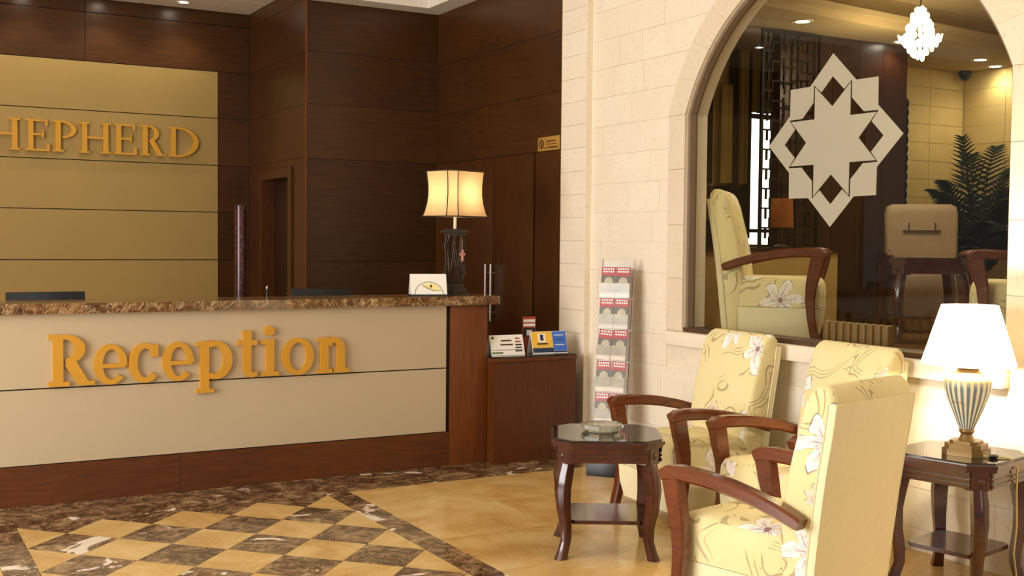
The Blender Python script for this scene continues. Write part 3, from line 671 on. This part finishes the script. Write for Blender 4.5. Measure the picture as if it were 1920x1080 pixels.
obj('lamp_shade', MB().lathe([(.197, .395), (.117, .653)], 48, cap=False), mt['shade_white'], wlp, smooth=40)
obj('bulb', MB().ball((0, 0, .50), .032, 12, (1, 1, 1.2)), mt['bulb_white'], wlp, smooth=60)
def plight(name, loc, power, color, size=.05, parent=None):
    l = bpy.data.lights.new(name, 'POINT'); l.energy = power; l.color = color; l.shadow_soft_size = size
    o = bpy.data.objects.new(name, l); COL.objects.link(o); o.location = loc
    if parent: o.parent = parent
    return o
plight('bulb_light', (0, 0, .50), 75, (1, .86, .62), .06, wlp)
cb = thing('lamp_cable', 'beige lamp cable with a dark inline switch hanging over the table edge', 'cable', (0, 0, 0))
CP = [(4.15, 3.29, .62), (4.175, 3.255, .60), (4.20, 3.235, .597), (4.235, 3.205, .597), (4.262, 3.178, .595), (4.285, 3.155, .555), (4.305, 3.17, .45), (4.32, 3.175, .30), (4.325, 3.19, .17), (4.335, 3.18, .06), (4.36, 3.15, .012), (4.42, 3.05, .006)]
obj('cord', MB().tube(CP, .0045, 6), mt['cable'], cb, smooth=60)
obj('switch', MB().ball((4.217, 3.221, .60), .03, 8, (1, .55, .35)), mt['black_plastic'], cb, smooth=60)

# ================================================================== RECEPTION DESK
YD = 6.825
dk = thing('reception_desk', 'long reception desk with cream panels, dark wood base and brown marble slab', 'desk', (0, YD, 0))
def dbx(name, m, x0, x1, y0, y1, z0, z1, bev=0, **kw): return bx(name, m, dk, x0, x1, y0, y1, z0, z1, bev=bev, **kw)
dbx('base_board', mt['desk_wood'], -1.2, 1.618, 0, .03, 0, .226); dbx('base_board', mt['desk_wood'], 1.621, 3.40, 0, .03, 0, .226)
dbx('carcass', mt['gap'], -1.2, 3.40, .012, .32, .0, 1.07)
dbx('panel', mt['cream_panel'], -1.2, 3.372, -.002, .016, .232, .652); dbx('panel', mt['cream_panel'], -1.2, 3.372, -.002, .016, .660, 1.074)
dbx('end_post', mt['desk_wood_v'], 3.402, 3.678, -.012, .80, 0, 1.074, .003)
obj('marble_top', MB().prism([(-1.2, -.045), (3.73, -.045), (3.765, -.03), (3.78, .0), (3.78, .30), (3.765, .34), (3.73, .36), (-1.2, .36)], 1.076, 1.134, 'xy'), mt['slab'], dk, smooth=30)
dbx('worktop', mt['dark_granite'], -1.2, 3.40, .32, .80, .73, .76)
dbx('rear_panel', mt['gap'], -1.2, 3.40, .78, .80, 0, .73)

# ---- lettering (built stroke by stroke)
def ell(cx, cy, rx, ry, a0, a1, n=22): return [(cx+rx*cos(radians(a0+(a1-a0)*k/n)), cy+ry*sin(radians(a0+(a1-a0)*k/n))) for k in range(n+1)]
class L:
    def __init__(s, x0, z0, y0, y1): s.m = MB(); s.x0, s.z0, s.y0, s.y1 = x0, z0, y0, y1; s.k = 0
    def P(s, *pts):
        s.k += 1; e = .00035*s.k; s.m.prism([(s.x0+a, s.z0+b_) for a, b_ in pts], s.y0-e, s.y1, 'xz'); return s
    def R(s, a, b_, c, d): return s.P((a, b_), (c, b_), (c, d), (a, d))
    def A(s, cx, cy, rx, ry, ix, iy, a0, a1, dx=0, dy=0):
        s.k += 1; e = .00035*s.k
        o = [(s.x0+a, s.z0+b_) for a, b_ in ell(cx, cy, rx, ry, a0, a1)]; i = [(s.x0+a, s.z0+b_) for a, b_ in ell(cx+dx, cy+dy, ix, iy, a0, a1)]
        s.m.ring(o, i, s.y0-e, s.y1, 'xz'); return s
    def done(s, parent): return obj('letter', s.m, mt['gold'], parent)
rs = thing('reception_sign', 'raised golden lettering reading Reception on the cream desk front', 'sign', (0, YD, 0))
Z, H, XH, s_ = .666, .291, .225, .056
ya, yb = -.026, -.002
def G(x): return L(x, Z, ya, yb)
g = G(.891); g.R(.022, .015, .078, H-.015).R(0, 0, .11, .026).R(0, H-.026, .09, H).A(.09, H-.083, .105, .083, .047, .054, -90, 90).P((.085, .118), (.14, .150), (.225, .0), (.16, .0)).R(.17, 0, .245, .026); g.done(rs)
def e_(x, w): G(x).A(w/2, XH/2, w/2, XH/2+.004, w/2-.046, XH/2-.026, -5, 318, .004).R(.03, XH/2-.02, w-.012, XH/2+.004).done(rs)
e_(1.130, .186)
g = G(1.322); g.A(.092, XH/2, .092, XH/2+.004, .046, XH/2-.028, 42, 318, .004).R(.128, XH-.078, .168, XH-.008); g.done(rs)
e_(1.512, .184)
g = G(1.71); g.R(.024, -.07, .076, XH-.012).R(0, -.082, .105, -.058).P((0, XH-.028), (.076, XH-.02), (.076, XH+.006), (0, XH-.004)).A(.112, XH/2, .105, XH/2+.004, .053, XH/2-.03, -118, 118, -.004); g.done(rs)
g = G(1.957); g.R(.034, .05, .086, XH+.058).R(0, XH-.032, .122, XH-.002).A(.088, .056, .054, .06, .004, .028, 180, 300).P((.10, .0), (.125, .012), (.122, .036), (.098, .026)); g.done(rs)
g = G(2.104); g.R(.03, .01, .082, XH-.01).R(.0, 0, .112, .026).P((.0, XH-.03), (.082, XH-.024), (.082, XH+.004), (.0, XH-.006)).A(.052, XH+.052, .032, .032, .001, .001, 0, 360); g.done(rs)
g = G(2.234); g.A(.103, XH/2, .103, XH/2+.004, .056, XH/2-.026, 0, 360); g.done(rs)
g = G(2.462); g.R(.024, .01, .076, XH-.01).R(0, 0, .10, .026).P((0, XH-.03), (.076, XH-.024), (.076, XH+.004), (0, XH-.006)).A(.112, XH-.082, .073, .084, .021, .048, 0, 150).R(.133, .01, .185, XH-.08).R(.112, 0, .21, .026); g.done(rs)

hs = thing('wall_sign', 'raised golden capital lettering on the ochre wall panel', 'sign', (0, YK, 0))
Z2, H2, t_, st_ = 2.262, .276, .017, .044
def W_(x): return L(x, Z2, -.034, -.006)
def Hh(x, w): W_(x).R(.022, 0, .022+st_, H2).R(w-.022-st_, 0, w-.022, H2).R(0, 0, .088, t_).R(0, H2-t_, .088, H2).R(w-.088, 0, w, t_).R(w-.088, H2-t_, w, H2).R(.06, H2*.5-.009, w-.06, H2*.5+.011).done(hs)
def Ee(x, w): W_(x).R(.022, 0, .022+st_, H2).R(0, 0, w-.008, t_).R(0, H2-t_, w-.018, H2).R(.06, H2*.52-.008, w-.05, H2*.52+.01).R(w-.026, 0, w, .062).R(w-.034, H2-.056, w-.016, H2).R(w-.06, H2*.52-.034, w-.046, H2*.52+.036).done(hs)
def Pp(x, w): W_(x).R(.022, 0, .022+st_, H2).R(0, 0, .092, t_).R(0, H2-t_, .08, H2).A(.08, H2-.077, w-.08, .077, w-.08-.042, .06, -90, 90).done(hs)
Hh(.93, .27); Ee(1.243, .197); Pp(1.467, .197); Hh(1.690, .270); Ee(1.984, .202)
W_(2.219).R(.022, 0, .022+st_, H2).R(0, 0, .088, t_).R(0, H2-t_, .08, H2).A(.08, H2-.073, .086, .073, .044, .056, -90, 90).P((.075, H2*.5), (.122, H2*.5+.01), (.205, 0), (.152, 0)).R(.15, 0, .225, t_).done(hs)
W_(2.474).R(.022, 0, .022+st_, H2).R(0, 0, .09, t_).R(0, H2-t_, .09, H2).A(.085, H2/2, .19, H2/2, .144, H2/2-.018, -90, 90).done(hs)

# ================================================================== LOW CABINET AND ITS LEAFLETS
lcb = thing('low_cabinet', 'low dark wood cabinet with a black top beside the desk', 'cabinet', (3.68, 6.72, 0))
bx('body', mt['cab_wood'], lcb, .0, .652, .016, .62, 0, .685); bx('front_panel', mt['cab_wood'], lcb, .0, .655, 0, .016, .0, .683)
bx('top_rail', mt['desk_wood'], lcb, .0, .66, -.004, .62, .686, .714, bev=.003); bx('top', mt['dark_granite'], lcb, .0, .655, .0, .62, .714, .724)
def tent(name, label, cat, x, y, z, w, h, d, rz, face, side=None, group=None):
    t = thing(name, label, cat, (x, y, z), rz, group)
    obj('card', MB().prism([(-d, 0), (-d+.004, 0), (.002, h-.004), (d-.004, 0), (d, 0), (.003, h), (-.003, h)], -w/2, w/2, 'yz'), face, t)
    return t
def on_slope(t, name, m, w, h, d, u0, u1, v0, v1, lift=.0012, H=None, par=None):
    """flat print on the front slope; u across, v up along the slope (0..1 of the card)"""
    a = atan2(h, d-.003); nx, nz = -sin(a), cos(a)
    P = lambda u, v: (u*w/2, -d + (d-.003)*v + nx*lift, h*v + nz*lift)
    b = MB(); vs = [b.b.verts.new(P(u, v)) for u, v in ((u0, v0), (u1, v0), (u1, v1), (u0, v1))]; ws_ = [b.b.verts.new(Vector(v.co) + Vector((0, -nx*.001, -nz*.001))) for v in vs]
    b.face(vs); b.face(ws_[::-1])
    for i in range(4): b.face([vs[i], ws_[i], ws_[(i+1) % 4], vs[(i+1) % 4]])
    return obj(name, b, m, t)
ZB = .7245
w, h, d = .255, .135, .05
bh = tent('leaflet_holder', 'white leaflet with small red and black print on the low cabinet', 'leaflet', 3.845, 6.86, ZB, w, h, d, radians(-3), mt['white_paper'])
for v, m, u0, u1 in ((.82, 'red_ink', .52, .8), (.66, 'red_ink', .5, .85), (.5, 'ink', .5, .88), (.36, 'ink', .48, .86), (.72, 'brown_ink', -.35, .3), (.52, 'brown_ink', -.4, .35), (.2, 'ink', .45, .85)): on_slope(bh, 'print_line', mt[m], w, h, d, u0, u1, v-.035, v+.035)
on_slope(bh, 'print_mark', mt['green_ink'], w, h, d, -.9, -.74, .8, .93); on_slope(bh, 'print_swoosh', mt['green_ink'], w, h, d, -.98, -.3, .08, .16); on_slope(bh, 'print_swoosh', mt['brown_ink'], w, h, d, -.98, .95, .25, .27)
w, h, d = .275, .15, .05
yh = tent('leaflet_holder', 'yellow and blue travel leaflet standing on the low cabinet', 'leaflet', 4.185, 6.86, ZB, w, h, d, radians(-4), mt['white_paper'])
on_slope(yh, 'print_panel', mt['yellow_ink'], w, h, d, -.98, .2, .26, .99); on_slope(yh, 'print_panel', mt['blue_ink'], w, h, d, .21, .98, .10, .99); on_slope(yh, 'print_panel', mt['navy_ink'], w, h, d, -.98, .2, .04, .25); on_slope(yh, 'print_panel', mt['navy_ink'], w, h, d, .21, .98, .03, .09)
on_slope(yh, 'print_block', mt['white_paper'], w, h, d, -.62, -.2, .52, .9, .002); on_slope(yh, 'print_mark', mt['navy_ink'], w, h, d, -.5, -.32, .58, .85, .003); on_slope(yh, 'print_line', mt['navy_ink'], w, h, d, -.7, -.1, .4, .47, .003)
for v in (.62, .38, .82): on_slope(yh, 'print_line', mt['navy_ink'] if v == .62 else mt['white_paper'], w, h, d, .3, .85, v-.02, v+.01, .003)
rl_ = thing('leaflet_stand', 'small red and white leaflet pack behind the yellow and blue leaflet', 'leaflet', (4.13, 7.02, ZB), radians(-8))
obj('pocket', MB().box(-.055, .055, .0, .004, 0, .15).box(-.055, .055, -.03, .03, 0, .005), mt['clear'], rl_)
for k in range(2):
    obj('leaflet_sheet', MB().box(-.05, .05, .006+k*.004, .008+k*.004, .006, .245), mt['red_ink'], rl_)
for z0, z1, m in ((.205, .225, 'white_paper'), (.175, .195, 'white_paper'), (.10, .165, 'ink'), (.11, .15, 'white_paper')):
    x1 = .045 if m != 'white_paper' or z0 > .15 else .02; obj('print_line', MB().box(-x1, x1, .0035 if z0 == .11 else .0045, .0058, z0, z1), mt[m], rl_)
# brass sign on the cupboard wall
bs = thing('brass_plate', 'small brass plate with an emblem and engraved lines high on the dark wall', 'sign', (XD, 7.318, 2.237))
bx('plate', mt['brass'], bs, -.006, 0, -.155, .155, -.052, .052, bev=.002)
obj('emblem', MB().ring([(.10+.035*cos(a), .035*sin(a)) for a in [k*pi/8 for k in range(16)]], [(.10+.024*cos(a), .024*sin(a)) for a in [k*pi/8 for k in range(16)]], -.008, -.006, 'yz', True).box(-.008, -.006, .09, .11, -.018, .014), mt['brown_ink'], bs)
for z0, z1, y0, y1 in ((.012, .022, -.10, .03), (-.008, -.002, -.12, .03), (-.036, -.024, -.13, .0), (-.036, -.026, .02, .045)): obj('engraved_line', MB().box(-.008, -.006, y0, y1, z0, z1), mt['brown_ink'], bs)

# ================================================================== THINGS ON AND BEHIND THE DESK
ZM = 1.1345
rl = thing('table_lamp', 'lit lamp with a cream bell shade and wrought iron cage base on the desk', 'lamp', (3.55, 7.06, ZM), radians(20))
obj('foot', MB().prism(octo(.085, .02), 0, .02, 'xy').prism(octo(.07, .02), .02, .045, 'xy').prism(octo(.055, .02), .045, .075, 'xy'), mt['iron'], rl)
cg = MB()
for k in range(8):
    a = k*pi/4; r = .062
    cg.tube([(r*.75*cos(a), r*.75*sin(a), .075), (r*1.15*cos(a+.2), r*1.15*sin(a+.2), .15), (r*1.0*cos(a), r*1.0*sin(a), .25), (r*1.1*cos(a-.2), r*1.1*sin(a-.2), .34), (r*.9*cos(a), r*.9*sin(a), .41)], .006, 6)
    cg.tube([(r*.75*cos(a), r*.75*sin(a), .08), (r*1.0*cos(a+.4), r*1.0*sin(a+.4), .2), (r*.9*cos(a+.79), r*.9*sin(a+.79), .40)], .004, 6)
obj('cage', cg, mt['iron'], rl, smooth=60)
obj('top_plate', MB().prism(octo(.06, .02), .405, .425, 'xy').prism(octo(.085, .025), .425, .440, 'xy').prism(octo(.065, .02), .440, .452, 'xy'), mt['iron'], rl)
obj('stem', MB().lathe([(.011, .452), (.011, .56)], 12), mt['socket'], rl, smooth=40)
def sq(hx, hy, c, z): return [(hx-c, -hy, z), (hx, -hy+c, z), (hx, hy-c, z), (hx-c, hy, z), (-hx+c, hy, z), (-hx, hy-c, z), (-hx, -hy+c, z), (-hx+c, -hy, z)]
SHP = [(.205, .535), (.192, .565), (.178, .62), (.170, .68), (.170, .74), (.174, .79), (.180, .845)]
obj('lamp_shade', MB().loft([sq(r, r*.82, r*.28, z) for r, z in SHP], cap=False), mt['shade_cream'], rl)
tr = MB()
for k in range(8): tr.tube([Vector(sq(r+.001, r*.82+.001, r*.28, z)[k]) for r, z in SHP], .0035, 6)
for r, z in (SHP[0], SHP[-1]):
    q = sq(r+.001, r*.82+.001, r*.28, z); tr.tube([Vector(p) for p in q + [q[0]]], .0045, 6)
obj('shade_trim', tr, mt['iron'], rl, smooth=60)
obj('bulb', MB().ball((0, 0, .69), .03, 12, (1, 1, 1.25)), mt['bulb'], rl, smooth=60)
plight('bulb_light', (0, 0, .69), 4.5, (1, .86, .62), .05, rl)
obj('pendant', MB().box(-.008, .008, -.075, -.068, .23, .31).box(-.024, .024, -.075, -.068, .27, .286).tube([(0, -.070, .31), (0, -.066, .36), (0, -.055, .42)], .003, 6), mt['pink'], rl, label='pink cross pendant on a chain')
# white card
w, h, d = .245, .135, .045
wc_ = tent('display_card', 'white display card with an arc drawing standing on the marble desk top', 'card', 3.285, 6.93, ZM+.012, w, h, d, radians(-14), mt['white_paper'])
bx('card_base', mt['black_plastic'], wc_, -.128, .128, -.05, .05, -.012, 0)
def slope_poly(t, name, m, pts, lift):
    a = atan2(h, d-.003); nx, nz = -sin(a), cos(a); b = MB()
    P = lambda u, v, e: (u*w/2, -d + (d-.003)*v + nx*e, h*v + nz*e)
    A = [b.b.verts.new(P(u, v, lift)) for u, v in pts]; B = [b.b.verts.new(P(u, v, lift-.001)) for u, v in pts]
    b.face(A); b.face(B[::-1])
    for i in range(len(pts)): b.face([A[i], B[i], B[(i+1) % len(pts)], A[(i+1) % len(pts)]])
    return obj(name, b, m, t)
arc = [(.0+.8*cos(radians(t)), .0+.62*sin(radians(t))) for t in range(0, 181, 12)]
slope_poly(wc_, 'print_arc', mt['green_ink'], [(a*1., b_) for a, b_ in arc] + [(a*.965, b_*.955) for a, b_ in arc[::-1]], .0012)
slope_poly(wc_, 'print_leaf', mt['pale_ink'], [(-.35, .45), (.0, .56), (.4, .5), (.68, .2), (.3, .2), (-.05, .32)], .0013)
slope_poly(wc_, 'print_dot', mt['brown_ink'], [(.12+.06*cos(t*pi/4), .4+.08*sin(t*pi/4)) for t in range(8)], .0022)
slope_poly(wc_, 'print_stroke', mt['green_ink'], [(-.35, .46), (-.05, .31), (.3, .19), (.68, .19), (.68, .17), (.28, .165), (-.07, .28), (-.38, .44)], .0018)
# monitors behind the ledge
def monitor(x0, x1, label):
    t = thing('monitor', label, 'monitor', ((x0+x1)/2, 7.42, .76), radians(1)); hw = (x1-x0)/2
    bx('screen', mt['black_plastic'], t, -hw, hw, -.012, .018, .075, .412, bev=.006)
    bx('rear_cover', mt['grey_plastic'], t, -hw*.7, hw*.7, -.035, -.012, .13, .36, bev=.006)
    obj('stand', MB().box(-.03, .03, -.04, -.015, .01, .16).prism(octo(.10, .03), 0, .012, 'xy'), mt['grey_plastic'], t)
    return t
monitor(.735, 1.185, 'black computer monitor behind the left end of the desk'); monitor(2.50, 2.93, 'black computer monitor low behind the desk left of the display card')
# slim pen-like post and red tube
ps = thing('desk_stand', 'slim dark stand with a pale tip behind the desk', 'stand', (2.36, 7.5, .76))
obj('rod', MB().tube([(0, 0, 0), (0, 0, .41)], .006, 8).lathe([(.04, 0), (.04, .01), (.008, .02)], 16), mt['grey_plastic'], ps, smooth=50)
obj('tip', MB().ball((0, 0, .415), .009, 8, (1, 1, 2)), mt['steel'], ps, smooth=60)
tb = thing('decorative_tube', 'tall red patterned tube standing behind the desk', 'tube', (2.50, 8.6, 0))
obj('body', MB().lathe([(.044, .02), (.044, 1.74), (.042, 1.76)], 28), mt['tube'], tb, smooth=50)
obj('foot', MB().lathe([(.09, 0), (.09, .012), (.045, .022)], 24), mt['black_plastic'], tb, smooth=40)

# ================================================================== LEAFLET RACK
RX, RY, RT = 4.205, 6.13, radians(-52)
rk = thing('leaflet_rack', 'tall clear leaflet rack with a dark base against the stone wall', 'rack', (RX, RY, 0), RT)
bx('base', mt['navy_ink'] if False else mt['black_plastic'], rk, -.10, .10, -.13, .12, 0, .095, bev=.004)
lean = .17/1.30
def ly(z): return lean*(z-.095) - .0
bk = MB()
for s in (-1, 1): bk.tube([(s*.108, ly(.09)+.03, .09), (s*.108, ly(1.39)+.03, 1.39)], .006, 8)
obj('post', bk, mt['steel'], rk, smooth=50)
obj('back_plate', MB().prism([(ly(.1)+.026, .10), (ly(1.385)+.026, 1.385), (ly(1.385)+.03, 1.385), (ly(.1)+.03, .10)], -.104, .104, 'yz'), mt['clear'], rk)
tiers = [1.150, .945, .740, .535, .330]
first = None; names = ['topmost', 'second', 'third', 'fourth', 'lowest']
for k, z in enumerate(tiers):
    y = ly(z)
    pk = MB().box(-.104, .104, y-.034, y-.031, z-.01, z+.085).box(-.104, .104, y-.034, y+.022, z-.012, z-.009).box(-.104, -.101, y-.034, y+.022, z-.01, z+.085).box(.101, .104, y-.034, y+.022, z-.01, z+.085)
    obj('pocket', pk, mt['clear'], rk)
    for s in (-1, 1):
        lf = MB().box(-.048, .048, -.004, .004, -.1, .1)
        wp = Matrix.Translation((RX, RY, 0)) @ Matrix.Rotation(RT, 4, 'Z') @ Vector((s*.05, y-.012, z+.092))
        if first is None: o = obj('leaflet', lf, mt['leaflet']); first = o
        else: lf.b.free(); o = first.copy(); COL.objects.link(o)
        o.location = wp; o.rotation_euler = (-lean*1.0 - (.05 if k < 2 else .1), (0 if k < 2 else s*.03 + (.10 if k == 2 and s < 0 else 0)), RT)
        tag(o, 'red topped printed leaflet in the %s tier of the rack, %s of the pair' % (names[k], 'left' if s < 0 else 'right'), 'leaflet', 'leaflets in the rack')

# ================================================================== LIGHT FITTINGS
def downlight(x, y, z, label, power, color=(1, .87, .62), spot=True, r=.05, blend=.7, ang=75):
    t = thing('downlight', label, 'ceiling light', (x, y, z))
    obj('trim_ring', MB().lathe([(r*.8, -.004), (r*1.25, -.004), (r*1.25, 0), (r*.8, .0)], 24, cap=False), mt['white_ceiling'], t, smooth=40)
    obj('lamp_disc', MB().lathe([(r*.8, -.003), (r*.8, -.001)], 24), mt['downlight'], t)
    if power:
        l = bpy.data.lights.new('downlight_beam', 'SPOT'); l.energy = power; l.color = color; l.spot_size = radians(ang); l.spot_blend = blend; l.shadow_soft_size = .03
        o = bpy.data.objects.new('downlight_beam', l); COL.objects.link(o); o.parent = t; o.location = (0, 0, -.02)
for x, nm in ((2.55, 'lit recessed downlight in the tiled ceiling nearest the dark corner'), (1.90, 'recessed downlight over the vertical joint of the back wall'), (1.25, 'recessed downlight over the left part of the golden lettering'), (.6, 'recessed downlight beyond the left edge of the tiled ceiling')):
    downlight(x, 10.575, 3.645, nm, 12, ang=110)
downlight(2.0, 9.6, 3.645, 'recessed downlight in the tiled ceiling above the desk well', 20, ang=120); downlight(.6, 9.6, 3.645, 'recessed downlight in the tiled ceiling left of the desk well', 20, ang=120)
for x, y, nm in ((6.02, 6.321, 'lounge downlight above the star emblem'), (7.278, 6.522, 'lounge downlight beside the chandelier'), (8.557, 6.781, 'left of the two lounge downlights near the stone corner'), (8.981, 6.95, 'right of the two lounge downlights near the stone corner')):
    downlight(x, y, 3.14, nm, 8, ang=140, r=.062)
for x, y, nm in ((5.5, 4.3, 'unseen fill downlight added nearest the window above the right armchair'), (5.6, 5.35, 'unseen fill downlight added above the side-on armchair'), (7.0, 4.8, 'unseen fill downlight added in the middle of the tray ceiling')): downlight(x, y, 3.355, nm, 27, (1, .88, .66), ang=140)  # out-of-view downlights added to brighten the lounge
ch = thing('chandelier', 'glowing crystal chandelier hanging in the lounge', 'chandelier', (6.63, 5.77, 2.86))
obj('rod', MB().tube([(0, 0, .34), (0, 0, .50)], .006, 8).lathe([(.04, .48), (.05, .499)], 16), mt['bronze'], ch, smooth=50)
random.seed(11); cr = MB()
for k, (z, r, n) in enumerate(((.33, .03, 6), (.29, .055, 9), (.25, .06, 9), (.21, .08, 12), (.17, .095, 14), (.13, .115, 16), (.09, .105, 15), (.055, .085, 12), (.025, .05, 8), (0, .02, 3))):
    for i in range(n):
        a = i/n*2*pi + k*.4; rr = r*random.uniform(.85, 1.12); cr.ball((rr*cos(a), rr*sin(a), z+random.uniform(-.01, .01)), .017, 6, (1, 1, 1.5))
obj('crystal_drops', cr, mt['crystal_lit'], ch, smooth=60, kind='stuff')
ar = MB()
for i in range(6):
    a = i*pi/3+.3; ar.tube([(0, 0, .12), (.08*cos(a), .08*sin(a), .07), (.14*cos(a), .14*sin(a), .11), (.15*cos(a), .15*sin(a), .16)], .007, 6)
obj('arms', ar, mt['crystal_lit'], ch, smooth=60)
plight('chandelier_glow', (0, 0, -.1), 28, (1, .80, .45), .12, ch)
cm = thing('ceiling_camera', 'small dark dome camera in the stone corner of the lounge', 'camera', (9.0, 7.3, 3.14))
obj('dome', MB().lathe([(.055, 0), (.055, -.03), (.045, -.06), (.02, -.085), (.001, -.09)], 16), mt['black_plastic'], cm, smooth=50)
# palm
pm = thing('potted_palm', 'dark green potted palm against the stone wall of the lounge', 'plant', (8.45, 6.70, ZI))
obj('pot', MB().lathe([(.13, 0), (.17, .28), (.18, .30), (.16, .30), (.15, .27)], 20), mt['terracotta'], pm, smooth=40)
random.seed(5)
for k in range(40):
    a = k*2.399 + random.uniform(-.3, .3); lift = random.uniform(.5, 1.35); reach = random.uniform(.3, .6) if k > 5 else random.uniform(.12, .3); hh = lift if k > 5 else random.uniform(1.4, 1.75)
    path = [Vector((reach*u*cos(a), reach*u*sin(a), .28 + hh*(1.25*u - .42*u*u*(1 + reach)))) for u in [i/22 for i in range(23)]]
    fb = MB().tube(path, [.009*(1-i/25) for i in range(23)], 5)
    for i in range(4, 23):
        d_ = (path[i]-path[i-1]).normalized(); sd = d_.cross(Vector((0, 0, 1))).normalized()
        for s in (-1, 1):
            ll = .27*(1-abs(i-12)/16); tip = path[i] + sd*s*ll*.8 + d_*ll*.6 + Vector((0, 0, -ll*.25)); wd = d_*.013
            q = [fb.b.verts.new(p) for p in (path[i]-wd, path[i]+wd, tip)]; mid = (path[i]+tip)/2 + Vector((0, 0, .012)); v4 = fb.b.verts.new(mid)
            fb.face([q[0], v4, q[2]]); fb.face([q[1], q[2], v4]); fb.face([q[0], q[1], v4])
    obj('frond', fb, mt['leaf'], pm)
# ribbed heater behind the sill
rd = thing('ribbed_heater', 'low row of rounded ochre ribs behind the window between the chairs', 'heater', (4.86, 4.62, ZI), radians(0))
for k in range(9): obj('rib', MB().box(-.03, .03, -.024, .024, .03, .215, bev=.018), mt['rib_ochre'], rd, smooth=50, loc=(0, .055*k-.22, 0))
obj('foot', MB().box(-.03, .03, -.24, -.2, 0, .04).box(-.03, .03, .2, .24, 0, .04), mt['lattice'], rd)
